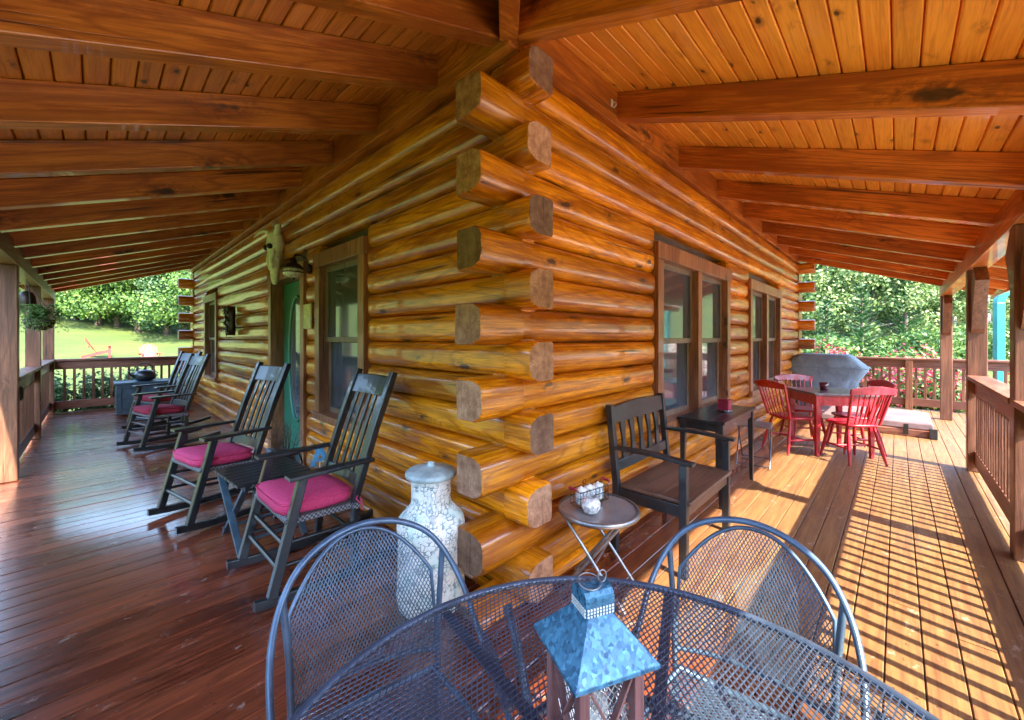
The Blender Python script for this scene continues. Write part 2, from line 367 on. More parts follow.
gd=MB(); gd._add([(x_,y_,gz(x_,y_)+.03) for x_ in range(0,31,3) for y_ in (-16,-12,-8,-5,-3.6)],[(i*5+j,i*5+5+j,i*5+6+j,i*5+1+j) for i in range(10) for j in range(4)],True)  # unseen pale ground, added to bounce sunlight up under the right roof
gd._add([(x_,y_,gz(x_,y_)+.032) for x_ in (0,2,4,6) for y_ in (-3.6,-2.2,-.75)],[(i*3+j,i*3+3+j,i*3+4+j,i*3+1+j) for i in range(3) for j in range(2)],True)
tag(gd.build('added_bounce_gravel',plain('bounce_gravel_pale',(.55,.48,.38),.9,var=.35,nscale=40,bump=.6)),kind='structure')
# ------------------------------------------------------------------ deck
DW=.117; GAP=.004
db=MB()
def boards(x0,x1,y0,y1):
    y=y0
    while y<y1-.02:
        ye=min(y+DW-GAP,y1); x=x0+0
        first=True
        while x<x1-.05:
            L=rng.uniform(2.2,4.6) if not first else rng.uniform(.8,4); first=False
            xe=min(x+L,x1)
            if x1-xe<.4: xe=x1
            c=.003; rr=rng.random(); dz=rng.uniform(-.0015,.0015)
            pr=[(y,-.035),(ye,-.035),(ye,-c+dz),(ye-c,dz),(y+c,dz),(y,-c+dz)]
            db.prism(pr,lambda u,v,tt:(tt,u,v),x+.0015,xe-.0015,rr)
            x=xe
        y+=DW
boards(-.66,10.8,-.66,1.44)
boards(-.66,1.52,1.44-.012+.012+.006,11.0)
boards(6.25,10.8,-.66-DW*18,-.66-.002)
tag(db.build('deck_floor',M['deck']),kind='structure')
ds=MB()
ds.box(-.64,10.78,-.64,11.0,-.30,-.16,.3)
ds.box(-.68,-.64,-.64,11.0,-.30,-.005,.3); ds.box(-.64,6.2,-.68,-.64,-.30,-.005,.5); ds.box(6.25,10.8,-3.2,-.7,-.3,-.16,.2); ds.box(10.8,10.84,-3.2,1.4,-.30,-.005,.6)
tag(ds.build('deck_framing',M['rail_x']),kind='structure')

# ------------------------------------------------------------------ cabin
WX=1.50; WY=1.43; BUL=.045; CH=.1827; CZ0=-.136; NC=16
LY1=11.0; RX1=9.55
ROOT=(WX,WY,0)
cabin=empty('log_cabin',ROOT,0,'honey coloured log cabin with wraparound porch and interlocked corner logs','cabin')
PL=lambda s,d,z:(WX-d,s,z)       # left wall: s=y, d outward (-x)
PR=lambda s,d,z:(s,WY-d,z)       # right wall: s=x, d outward (-y)
def logseg(mb,P,s0,s1,zc,h,r0,r1,back=.14,bul=BUL,step=.45,rnd=None):
    n=10; ss=[s0]
    if r0: ss+= [s0+.012,s0+.03,s0+.06]
    k=max(1,int((s1-s0-.1)/step)); base=ss[-1]; end=s1-(.06 if r1 else 0)
    ss+= [base+(end-base)*(i+1)/k for i in range(k)]
    if r1: ss+=[s1-.03,s1-.012,s1]
    ph=rng.uniform(0,6); bb=bul*rng.uniform(.88,1.12); rn=rng.random() if rnd is None else rnd; rings=[]
    for s in ss:
        q=1
        if r0 and s-s0<.06: q=min(q,math.sqrt(max(0,1-((.06-(s-s0))/.06)**2))*.75+.25)
        if r1 and s1-s<.06: q=min(q,math.sqrt(max(0,1-((.06-(s1-s))/.06)**2))*.75+.25)
        wob=1+.05*math.sin(s*1.9+ph)+.03*math.sin(s*5.1+ph*2)
        ring=[P(s,-back,zc-h/2),P(s,-back,zc+h/2)]
        for i in range(n+1):
            tt=1-2*i/n; ring.append(P(s,(bb*wob+.03)*q*(1-abs(tt)**2.3)-.03*(1-abs(tt)**2.3) if False else bb*wob*q*(1-abs(tt)**4),zc+tt*h/2))
        rings.append(ring)
    if P is PR: rings=[r[::-1] for r in rings]
    mb.loft(rings,True,True,True,rn)
def logends(mat,P,s0,s1,zc,rn=None):
    mb=MB()
    # squared-off protruding log end with rounded outer face; sawn face s0
    h=.205; n=8; rn=rng.random() if rn is None else rn; rings=[]
    sec=[(-.145,-h/2+.012),(-.145,h/2-.012),(-.132,h/2)]
    for i in range(n+1):
        tt=1-2*i/n; sec.append((.052*(1-abs(tt)**5)+ (0 if abs(tt)<.99 else -.012),zc*0+tt*h/2*(.985)))
    sec.append((-.132,-h/2))
    a=[P(s0,d,zc+z) for d,z in sec]; b=[P(s1,d,zc+z) for d,z in sec]
    mid=[P(s0+ (.012 if s1>s0 else -.012),d,zc+z) for d,z in sec]
    ins=[P(s0,d*.93+(-.03)*.07,zc+z*.94) for d,z in sec]
    jt=lambda p_,k_:tuple(q_+rng.uniform(-k_,k_) for q_ in p_)
    ins=[jt(p_,.0028) for p_ in ins]; mid=[jt(p_,.002) for p_ in mid]
    rr=[ins,mid,b]
    mb.loft(rr,True,False,True,rn)
    mb.cm=1; mb._add(ins,[tuple(range(len(sec)))],False,rn); mb.cm=0
    cc=P(s0,-.05,zc); mb.build('log_end',[M[mat],M['log_end']],cabin,cc,0,(cc[0]-ROOT[0],cc[1]-ROOT[1],cc[2]-ROOT[2]))
wl=MB(); wr=MB()
openL=[(2.98,3.98,.60,2.14),(4.28,5.46,-.2,2.10),(8.45,9.55,.60,2.14)]
openR=[(3.10,5.00,.60,2.12),(5.88,7.78,.60,2.12)]
for i in range(NC):
    zc=CZ0+CH*(i+.5); RN={PL:rng.random(),PR:rng.random()}
    for (mb,P,a,b,ops) in ((wl,PL,WY-.02,LY1,openL),(wr,PR,WX-.02,RX1,openR)):
        segs=[];cur=a;cr=False
        for o0,o1,oz0,oz1 in ops:
            if zc+CH/2>oz0+.02 and zc-CH/2<oz1-.02:
                segs.append((cur,o0,cr,True)); cur=o1; cr=True
        segs.append((cur,b,cr,False))
        for gi,(s0,s1,q0,q1) in enumerate(segs): logseg(mb,P,s0,s1,zc,CH-.006,q0,q1,rnd=RN[P] if gi==0 else None)
    ext=rng.uniform(-.008,.008)
    if i%2==1:   # left-wall log runs past the corner towards -y
        logends('log_y',PL,1.285+ext,WY+.02,zc,RN[PL])
        logends('log_y',PL,LY1+.20,LY1-.12,zc)
    else:
        logends('log_x',PR,1.235+ext,WX+.02,zc,RN[PR])
        logends('log_x',PR,RX1+.26,RX1-.12,zc)
    # far corners
    PLf=lambda s,d,z:(s,LY1-.06-d,z); PRf=lambda s,d,z:(RX1-.06-d,s,z)
    if i%2==0: logends('log_x',PLf,1.22,WX+.05,zc)
    else: logends('log_y',PRf,1.14,WY+.05,zc)
def hb(mb,name,mat,bevel=0,parent=cabin): return mb.build(name,mat,parent,ROOT,bevel)
tag(hb(wl,'log_wall',M['log_y']),'log wall behind the rocking chairs, with green door'); tag(hb(wr,'log_wall',M['log_x']),'log wall behind the bench and black side table')
bw=MB()
for i in range(NC):
    zc=CZ0+CH*(i+.5)
    logseg(bw,lambda s,d,z:(s,LY1+d*1,z),WX,RX1,zc,CH,False,False,step=4)
    logseg(bw,lambda s,d,z:(RX1+d,s,z),WY,LY1,zc,CH,False,False,step=4)
hb(bw,'rear_log_wall',M['log_x'])
# backing (dark room lining) behind the logs
ROOMW=MB(); ROOMW.box(WX+.145,WX+.16,WY+.14,LY1,-.3,2.9); ROOMW.box(WX+.14,RX1,WY+.145,WY+.16,-.3,2.9); hb(ROOMW,'inner_lining',M['sash'])
# foundation
fo=MB(); fo.box(WX+.02,RX1-.02,WY+.02,LY1-.02,-1.2,-.08); hb(fo,'foundation',M['shingle'])

# windows
def window(P,s0,s1,z0,z1,nb,bm,glass=True):
    Wc=.105; fr=MB()
    def bx(mb,a,b,c,d,e,f,rnd=None):  # s a..b, depth c..d, z e..f
        p=P(a,c,e);q=P(b,d,f)
        mb.box(min(p[0],q[0]),max(p[0],q[0]),min(p[1],q[1]),max(p[1],q[1]),e,f,rng.random() if rnd is None else rnd)
    bx(fr,s0,s0+Wc,-.12,.062,z0+.06,z1-Wc*1.25); bx(fr,s1-Wc,s1,-.12,.062,z0+.06,z1-Wc*1.25)
    bx(fr,s0-.015,s1+.015,-.12,.07,z1-Wc*1.25,z1)
    bx(fr,s0-.02,s1+.02,-.12,.085,z0,z0+.06)
    inner=(s1-s0-2*Wc); mw=.10 if nb==2 else 0
    if nb==2:
        c=(s0+s1)/2; bx(fr,c-mw/2,c+mw/2,-.12,.058,z0+.06,z1-Wc*1.25)
    win=hb(fr,'window',M['trim'],.004)
    w1=(inner-mw)/nb; zt=z1-Wc*1.25; zb=z0+.06; zm=(zt+zb)/2
    for k in range(nb):
        a=s0+Wc+k*(w1+mw); b=a+w1; f=.045
        for (c0,c1,dd) in ((zm-.02,zt,0.0),(zb,zm+.02,-.03)):
            sa=MB(); bx(sa,a,a+f,dd-.035,dd,c0,c1); bx(sa,b-f,b,dd-.035,dd,c0,c1); bx(sa,a+f,b-f,dd-.035,dd-.002,c0,c0+f); bx(sa,a+f,b-f,dd-.035,dd-.002,c1-f,c1)
            sb=hb(sa,'sash',M['sash'],.003,win); sb.parent=win; 
            pa=MB(); bx(pa,a+f-.01,b-f+.01,dd-.025,dd-.018,c0+f-.01,c1-f+.01); pb=hb(pa,'pane',M['glass'],0,win)
    for ch in win.children: ch.location=(0,0,0)
    return win
# (children are built in cabin space and parented to a window whose own origin equals the cabin's)
tag(window(PL,*openL[0],1,None),'single window beside the nearest rocking chair'); tag(window(PL,*openL[2],1,None),'far window beyond the door')
tag(window(PR,*openR[0],2,None),'double window above the bench and black table'); tag(window(PR,*openR[1],2,None),'double window beside the red dining set')
# door
def PLb(mb,s0,s1,d0,d1,z0,z1,rnd=None): mb.box(WX-d1,WX-d0,s0,s1,z0,z1,rng.random() if rnd is None else rnd)
dr=MB(); PLb(dr,4.28,4.38,-.12,.06,-.0,2.0); PLb(dr,5.36,5.46,-.12,.06,-.0,2.0); PLb(dr,4.26,5.48,-.12,.068,2.0,2.12)
doorf=hb(dr,'door_frame',M['trim'],.004)
dd=MB(); PLb(dd,4.385,5.355,-.13,-.085,.03,1.995); dpan=hb(dd,'door',M['green'],.003,doorf)
og=MB(); 
ov=[(4.87+.25*math.cos(2*math.pi*k/40),1.12+.68*math.sin(2*math.pi*k/40)) for k in range(40)]
og.prism(ov,lambda u,v,tt:(WX+tt,u,v),.086-.006,.084); ogo=hb(og,'oval_pane',M['glass'],0,doorf)
rg=MB(); rg.tube([(WX+.078,4.87+.265*math.cos(2*math.pi*k/40),1.12+.70*math.sin(2*math.pi*k/40)) for k in range(40)],.018,8,True); hb(rg,'oval_moulding',M['green'],0,doorf)
hd=MB(); hd.sphere((WX+.03,4.46,1.0),.03); hd.tube([(WX+.09,4.46,1.0),(WX+.03,4.46,1.0)],.012); hd.cbox((WX+.078,4.46,1.03),(.012,.05,.22)); hb(hd,'handle',M['bronze'],0,doorf)
th=MB(); PLb(th,4.36,5.38,-.12,.10,0.002,.045); hb(th,'threshold',M['bluebox'],.004,doorf)
for ch in doorf.children: ch.location=(0,0,0)

# porch roof
SL=.35; ZC=3.02
EL=-.81; ER=-1.10     # eaves
CX,CY=1.40,1.37       # ledger corner
zl=lambda x: ZC-SL*(CX-x)
zr=lambda y: ZC-SL*(CY-y)
YE=11.3; XE=10.25
cl=MB(); bwid=.087; x=CX+.04; g=.007
while x>EL:
    xa=x-bwid; za,zb=zl(xa),zl(x); y0a,y0b=xa-CX+CY,x-CX+CY
    rr=rng.random(); c=.009
    prof=[(xa+.002,.016),(xa+.003,.005),(xa+.003+c*.5,0),(x-.003-c*.5,0),(x-.003,.005),(x-.002,.016),(x,.022),(xa,.022)]
    vsx=[]
    for xx,dz in prof: vsx.append((xx,max(xx-CX+CY,-9),zl(xx)+dz))
    for xx,dz in prof: vsx.append((xx,YE,zl(xx)+dz))
    n=8; cl._add(vsx,[tuple(range(n-1,-1,-1)),tuple(range(n,2*n))]+[(i,(i+1)%n,n+(i+1)%n,n+i) for i in range(n)],False,rr)
    x=xa
tag(hb(cl,'ceiling_boards',M['ceil_y_shade']),'board ceiling over the rocking chairs')
cr=MB(); y=CY+.04
while y>ER:
    ya=y-bwid; rr=rng.random(); c=.009; vsx=[]
    prof=[(y-.002,.016),(y-.003,.005),(y-.003-c*.5,0),(ya+.003+c*.5,0),(ya+.003,.005),(ya+.002,.016),(ya,.022),(y,.022)]
    for yy,dz in prof: vsx.append((max(yy-CY+CX,EL),yy,zr(yy)+dz))
    for yy,dz in prof: vsx.append((XE,yy,zr(yy)+dz))
    n=8; cr._add(vsx,[tuple(range(n-1,-1,-1)),tuple(range(n,2*n))]+[(i,(i+1)%n,n+(i+1)%n,n+i) for i in range(n)],False,rr)
    y=ya
tag(hb(cr,'ceiling_boards',M['ceil_x_lit']),'board ceiling coloured as if lit over the bench and red dining set')
# roof skin
rs=MB(); T=.03
def slab(pts):
    n=len(pts); lo=[(a,b,c+T) for a,b,c in pts]; hi=[(a,b,c+T+.03) for a,b,c in pts]
    rs._add(lo+hi,[tuple(range(n-1,-1,-1)),tuple(range(n,2*n))]+[(i,(i+1)%n,n+(i+1)%n,n+i) for i in range(n)])
hx=EL-.03; hy=hx-CX+CY; 
slab([(CX,CY,zl(CX)),(CX,YE,zl(CX)),(hx,YE,zl(hx)),(hx,hy,zl(hx))])
ey=ER-.03
slab([(CX,CY,zr(CY)),(hx,hy,zr(hy)),(hx,ey,zr(ey)),(XE,ey,zr(ey)),(XE,CY,zr(CY))])
ap=(5.5,6.2,6.2)
for a,b in (((CX-.1,CY-.1),(CX-.1,YE)),((CX-.1,YE),(XE,YE)),((XE,YE),(XE,CY-.1)),((XE,CY-.1),(CX-.1,CY-.1))):
    slab([(a[0],a[1],3.05),(b[0],b[1],3.05),ap])
hb(rs,'roof',M['shingle'])
# fascia boards at the eaves
fa=MB(); fa.box(EL-.028,EL,hy,YE,zl(EL)-.11,zl(EL)+.03); fa.box(EL,XE,ER-.028,ER,zr(ER)-.15,zr(ER)+.03); hb(fa,'fascia',M['raf_x'],.003)
# ledgers on the wall
le=MB(); le.box(CX,WX+.05,CY,YE-.1,2.79,3.03,.2); hb(le,'ledger',M['raf_y'],.004)
le=MB(); le.box(WX+.052,XE-.1,CY,WY+.05,2.79,3.03,.7); hb(le,'ledger',M['raf_x'],.004)
# rafters
RW=.092; RD=.185
TH=math.atan(SL); CS=math.cos(TH)
def rafter_mesh(axis,t1):
    mb=MB(); L=t1/CS
    if axis==0: mb.box(-L,0,-RW/2,RW/2,-RD*CS,-.002,.5)
    else: mb.box(-RW/2,RW/2,-L,0,-RD*CS,-.002,.5)
    return mb
proto=None
ys=[1.46,2.0,2.73]+[3.48+.75*k for k in range(11)]
for yy in ys:
    if proto is None: 
        proto=rafter_mesh(0,CX-EL-.005).build('rafter',M['raf_x'],cabin,None,.005); o=proto
    else: o=proto.copy(); COL.objects.link(o)
    o.location=(CX-ROOT[0],yy-ROOT[1],ZC-ROOT[2]); o.rotation_euler=(0,-TH,0)
proto=None
for xx in [1.47,2.50,3.56,4.58,5.56,6.54,7.5,8.45,9.40]:
    if proto is None: 
        proto=rafter_mesh(1,CY-ER-.005).build('rafter',M['raf_y'],cabin,None,.005); o=proto
    else: o=proto.copy(); COL.objects.link(o)
    o.location=(xx-ROOT[0],CY-ROOT[1],ZC-ROOT[2]); o.rotation_euler=(TH,0,0)
hp=MB(); L=CX-EL-.01
hp.bar((CX-.0,CY-.0,ZC-.105),(CX-L,CY-L,ZC-SL*L-.105),.09,.205,rnd=.3); hb(hp,'hip_rafter',M['raf_x'],.005)
# eave beams and posts
BZ0,BZ1=2.04,2.235; PXL=-.575; PYR=-.575
eb=MB(); eb.box(PXL-.07,PXL+.07,PYR-.07,YE-.15,BZ0,BZ1); hb(eb,'eave_beam',M['rail_y'],.005)
eb=MB(); eb.box(PXL+.073,9.9,PYR-.07,PYR+.07,BZ0,BZ1); hb(eb,'eave_beam',M['raf_x'],.005)
postm=None
postsL=[(PXL,PYR),(PXL,3.35),(PXL,6.05),(PXL,8.35),(PXL,10.85)]; postsR=[(3.93,PYR),(6.2,PYR),(9.75,PYR)]
for i,(px,py) in enumerate(postsL+postsR):
    mb=MB(); mb.box(-.068,.068,-.068,.068,.003,BZ0-.002); po=mb.build('porch_post',M['beam_z'],cabin,None,.006); po.location=(px-ROOT[0],py-ROOT[1],0)
    ax=(0,1) if i<5 else (1,0)
    if i<5: continue
    for sgn in ((1,-1) if i!=0 else (1,)):
        if i==len(postsL+postsR)-1 and sgn>0: continue
        br=MB(); n=6; vsr=[]
        for k in range(n+1):
            q=k/n; a=.068+.34*q; z=1.46+(BZ0-.003-1.46)*(1-(1-q)**1.25)
            a2=.068+.34*q; wdt=.10
            lo=(a2*sgn,max(1.40,z-.14)); hi=(max(.0685,a2-.15)*sgn,min(BZ0-.003,z+.0))
            vsr.append((lo,hi))
        rings=[]
        for (lo,hi) in vsr:
            ring=[]
            for (s,z) in (lo,hi):
                for tt in (-.045,.045): ring.append((s*ax[0]+tt*ax[1],s*ax[1]+tt*ax[0],z))
            rings.append([ring[0],ring[1],ring[3],ring[2]])
        br.loft(rings,True,True,False); b=br.build('brace',M['beam_z'],po,None,.004)

# ------------------------------------------------------------------ railings
bal_mesh={}
def railing(p0,p1,label,mid=None):
    p0=Vector((*p0,0));p1=Vector((*p1,0)); d=(p1-p0); L=d.length; ang=math.atan2(d.y,d.x)
    rt=empty('porch_railing',p0,ang,label,'railing')
    a=MB(); a.box(.0,L,-.075,.075,.935,.972); a.build('top_rail',M['rail_x'],rt,None,.005)
    a=MB(); a.box(.0,L,-.02,.02,.785,.932); a.build('sub_rail',M['rail_x'],rt,None,.004)
    a=MB(); a.box(.0,L,-.02,.02,.07,.215); a.build('bottom_rail',M['rail_x'],rt,None,.004)
    n=max(2,int(round(L/.118))); b0=None
    for k in range(1,n):
        if b0 is None:
            a=MB(); a.box(-.0185,.0185,-.0185,.0185,.216,.784); b0=a.build('baluster',M['beam_z'],rt,None,.003); o=b0
        else: o=b0.copy(); COL.objects.link(o)
        o.location=(L*k/n,0,0)
    if mid:
        for q in mid:
            a=MB(); a.box(q-.05,q+.05,-.072,.072,.003,.933); a.build('rail_post',M['beam_z'],rt,None,.004)
    return rt
e=.07
railing((PXL+e,PYR),(3.93-e,PYR),'near stretch of porch railing beside the mesh table')
railing((3.93+e,PYR),(6.2-e,PYR),'porch railing on the sunny side between the two big posts')
railing((PXL,PYR+e),(PXL,3.35-e),'porch railing at the open corner behind the camera side of the rocking chairs')
railing((PXL,6.05+e),(PXL,8.35-e),'side railing under the hanging fern')
railing((PXL,8.35+e),(PXL,10.85-e),'side railing running to the far left corner of the porch')
railing((PXL+e,10.85),(1.42,10.85),'railing across the far left end of the porch in front of the lawn')
railing((10.7,-3.1),(10.7,1.3),'railing at the far end of the deck in front of the red azaleas',mid=(2.95,))

# ------------------------------------------------------------------ rocking chairs
def rocking_chair():
    rt=empty('rocking_chair'); B=M['black']
    for s in (-1,1):
        mb=MB(); pts=[]
        rings=[]
        for k in range(15):
            y=.345-.885*k/14; z=.028+.16*(y+.03)**2*1.15
            rings.append([(s*.262-.016,y,z-.022),(s*.262+.016,y,z-.022),(s*.262+.016,y,z+.024),(s*.262-.016,y,z+.024)])
        mb.loft(rings,True,True,False); mb.build('rocker',B,rt,None,.004)
        mb=MB(); mb.bar((s*.262,.27,.06),(s*.262,.125,.622),.045,.045,up=(0,1,0)); mb.build('front_leg',B,rt,None,.006)
        mb=MB()
        pp=[(-.155,.06),(-.175,.42),(-.30,.80),(-.425,1.13)]
        rings=[]
        for i,(y,z) in enumerate(pp):
            wv=.021; x=s*(.262-.035*min(1,max(0,(z-.06)/.36)))
            rings.append([(x-wv,y-.02,z),(x+wv,y-.02,z),(x+wv,y+.02,z+ (.01 if i else 0)),(x-wv,y+.02,z+(.01 if i else 0))])
        mb.loft(rings,True,True,False); mb.build('back_post',B,rt,None,.005)
        mb=MB(); 
        ar=[(s*.262-.045,.20),(s*.262+.045,.20),(s*.262+.04,.02),(s*.262+.02,-.27),(s*.262-.022,-.27),(s*.262-.04,.02)]
        mb.prism(ar,lambda u,v,tt:(u,v,tt+ .02*(-v)*0),.622,.644); mb.build('arm',B,rt,None,.006)
        mb=MB()
        for z,dy in ((.20,0),(.31,0)): mb.tube([(s*.262,.285-.26*z,z),(s*.255,-.16,z-.02)],.011,8)
        mb.build('side_stretcher',B,rt)
    mb=MB(); mb.tube([(-.26,.236,.19),(.26,.236,.19)],.012); mb.tube([(-.26,.208,.30),(.26,.208,.30)],.012); mb.build('front_stretcher',B,rt)
    mb=MB(); mb.tube([(-.25,-.165,.24),(.25,-.165,.24)],.012); mb.build('back_stretcher',B,rt)
    mb=MB(); 
    def bp(z): 
        pp=[(-.175,.42),(-.30,.80),(-.425,1.13)]
        for (a,b),(c,d) in zip(pp,pp[1:]):
            if z<=d+.001: return a+(c-a)*(z-b)/(d-b)
        return pp[-1][0]
    for z0,z1,nm in ((.985,1.105,'headrest'),(.475,.535,'lower_rail')):
        mb=MB(); rings=[]
        for k in range(7):
            x=-.207+.414*k/6; bow=-.02*(1-(x/.207)**2)
            rings.append([(x,bp(z0)+bow-.011,z0),(x,bp(z0)+bow+.011,z0),(x,bp(z1)+bow+.011,z1),(x,bp(z1)+bow-.011,z1)])
        mb.loft(rings,True,True,False); mb.build(nm,B,rt,None,.003)
    for k in range(5):
        x=-.148+.074*k; mb=MB(); bow=-.02*(1-(x/.207)**2)
        rings=[[(x-.017,bp(z)+bow-.006,z),(x+.017,bp(z)+bow-.006,z),(x+.017,bp(z)+bow+.006,z),(x-.017,bp(z)+bow+.006,z)] for z in (.534,.65,.80,.90,.986)]
        mb.loft(rings,True,True,False); mb.build('back_slat',B,rt)
    mb=MB(); rings=[]
    for k in range(9):
        q=k/8; y=.195-.36*q; w=.262-.03*q; z=.415-.03*q-.0*(q); sag=0
        rings.append([(-w,y,z-.018),(-w,y,z+.012),(0,y,z+.006),(w,y,z+.012),(w,y,z-.018),(0,y,z-.022)])
    mb.loft(rings,True,True,False); mb.build('woven_seat',M['woven'],rt)
    for s,yy in ((1,.19),(-1,-.165)):
        mb=MB(); mb.tube([(-.26,yy,.412 if s>0 else .385),(.26,yy,.412 if s>0 else .385)],.02); mb.build('seat_rail',M['woven'],rt)
    return rt
def cushion(loc,rz,mat,label):
    mb=MB(); rings=[]; N=36
    def outl(a,k):
        c,s=math.cos(a),math.sin(a); e=.38
        x=abs(c)**e*(1 if c>0 else -1); y=abs(s)**e*(1 if s>0 else -1)
        return x*.235*k*(1+.06*y), y*.205*k
    for k,z in ((.86,0),(.97,.006),(1.0,.03),(.985,.058),(.92,.075),(.6,.085),(.2,.086)):
        ring=[]
        for i in range(N):
            x,y=outl(2*math.pi*i/N,k); ring.append((x,y+.022,z+.43-(.245-y)*.06+.004*math.sin(i*2.3)*(1 if 0<z<.06 else 0)))
        rings.append(ring)
    mb.loft(rings,True,True,True)
    o=empty('seat_cushion',loc,rz,label,'cushion','cushions on the rocking chairs')
    mb.build('pad',mat,o)
    pi=MB(); 
    pi.tube([(outl(2*math.pi*i/N,1.004)[0],outl(2*math.pi*i/N,1.004)[1]+.022,.43-(.245-outl(2*math.pi*i/N,1)[1])*.06+.062) for i in range(N)],.0045,6,True); pi.build('piping',mat,o)
    for s in (-1,1):
        ti=MB(); ti.tube([(s*.2,-.15,.45),(s*.235,-.19,.44),(s*.26,-.20,.40),(s*.28,-.19,.36)],.004,5); ti.tube([(s*.235,-.19,.44),(s*.27,-.16,.43),(s*.285,-.18,.40)],.004,5); ti.build('tie',mat,o)
    return o
RC=[((.87,2.50,0),(-1,-.02),'black rocking chair nearest the milk can, with a bright magenta cushion','bright magenta cushion on the rocking chair nearest the milk can',M['cush']),
    ((.66,3.82,0),(-.98,-.2),'black rocking chair in front of the green door','magenta cushion on the rocking chair in front of the green door',M['cush']),
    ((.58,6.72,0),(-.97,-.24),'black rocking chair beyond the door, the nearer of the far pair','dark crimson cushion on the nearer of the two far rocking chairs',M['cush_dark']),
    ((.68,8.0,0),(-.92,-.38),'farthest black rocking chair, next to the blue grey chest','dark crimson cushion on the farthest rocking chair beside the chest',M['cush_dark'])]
base=rocking_chair()
for i,(loc,fd,lab,cl_,cm) in enumerate(RC):
    o=base if i==0 else copy_tree(base)
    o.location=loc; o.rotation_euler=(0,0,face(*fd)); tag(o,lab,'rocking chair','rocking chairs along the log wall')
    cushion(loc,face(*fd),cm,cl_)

# folding slatted table between rockers
ft=empty('folding_table',(.80,3.15,0),R(4),'low black folding table with slatted top between the two near rocking chairs','table')
for k in range(7):
    mb=MB(); y=-.21+.07*k; mb.box(-.22,.22,y-.03,y+.03,.43,.448); mb.build('slat',M['black'],ft,None,.003)
for s in (-1,1):
    mb=MB(); mb.box(s*.16-.015,s*.16+.015,-.23,.23,.395,.428); mb.build('cleat',M['black'],ft,None,.003)
    for q in (-1,1):
        mb=MB(); mb.bar((s*(.19 if q>0 else .16),-.22*q,.0),(s*(.19 if q>0 else .16),.20*q,.41),.02,.04,up=(1,0,0)); mb.build('leg',M['bluebox'],ft,None,.003)
mb=MB(); mb.tube([(-.16,-.16,.06),(.16,-.16,.06)],.011); mb.tube([(-.19,.16,.06),(.19,.16,.06)],.011); mb.build('stretcher',M['bluebox'],ft)

# milk can
mc=empty('milk_can',(1.195,1.725,0),0,'tall crackled white and pale green milk can by the log corner','milk can')
mb=MB(); mb.lathe([(.155,.0),(.165,.012),(.168,.05),(.172,.06),(.166,.20),(.165,.34),(.172,.40),(.166,.435),(.135,.47),(.108,.50),(.10,.52),(.10,.62),(.112,.64),(.118,.652)],40); mb.build('body',M['crackle'],mc)
mb=MB(); mb.lathe([(.122,.645),(.13,.652),(.13,.668),(.12,.676),(.06,.69),(.02,.695)],36); mb.lathe([(.018,.693),(.022,.702),(.016,.715),(.004,.718)],16); mb.build('lid',plain('pale_blue_lid',(.42,.52,.53),.45,var=.4,nscale=14),mc)
for s in (-1,1):
    mb=MB(); mb.tube([(.10*math.cos(R(200*0+ (60 if s>0 else 240))),.10*math.sin(R(60 if s>0 else 240)),.60)]+[(.155*math.cos(R(60 if s>0 else 240)),.155*math.sin(R(60 if s>0 else 240)),z) for z in (.58,.50)]+[(.14*math.cos(R(60 if s>0 else 240)),.14*math.sin(R(60 if s>0 else 240)),.44)],.011); mb.build('handle',M['crackle'],mc)

# ------------------------------------------------------------------ mesh table and chairs
def lattice(mb,inside,fmap,u0,u1,v0,v1,p,q,r,step):
    ang=math.atan2(q,p); sp=p*q/math.hypot(p,q)
    for sg in (1,-1):
        d=(math.cos(ang),sg*math.sin(ang)); nrm=(-d[1],d[0])
        cu,cv=(u0+u1)/2,(v0+v1)/2; ext=math.hypot(u1-u0,v1-v0)/2; nn=int(ext/sp)+1
        for k in range(-nn,nn+1):
            run=[]; m=int(2*ext/step)
            for i in range(m+1):
                s=-ext+i*step; u=cu+nrm[0]*sp*k+d[0]*s; v=cv+nrm[1]*sp*k+d[1]*s
                if u0<=u<=u1 and v0<=v<=v1 and inside(u,v): run.append(Vector(fmap(u,v)))
                else:
                    if len(run)>1: rib(mb,run,r,sg)
                    run=[]
            if len(run)>1: rib(mb,run,r,sg)
def rib(mb,run,r,sg):
    # thin square wire along the run
    n=len(run); vs=[]
    for i in range(n):
        d=(run[min(i+1,n-1)]-run[max(i-1,0)]).normalized(); u=rib.up
        a=d.cross(u).normalized(); b=a.cross(d)
        for x,y in ((-1,-1),(1,-1),(1,1),(-1,1)): vs.append(run[i]+a*(x*r)+b*(y*r*.7+sg*r*.25))
    fs=[]
    for i in range(n-1):
        for j in range(4): fs.append((i*4+j,i*4+(j+1)%4,i*4+4+(j+1)%4,i*4+4+j))
    mb._add(vs,fs)
TC=(.478,.226); TR=.553; TZ=.72
mt=empty('mesh_table',(*TC,0),R(20),'round black expanded metal mesh patio table holding the blue lantern','table')
mb=MB(); rib.up=Vector((0,0,1))
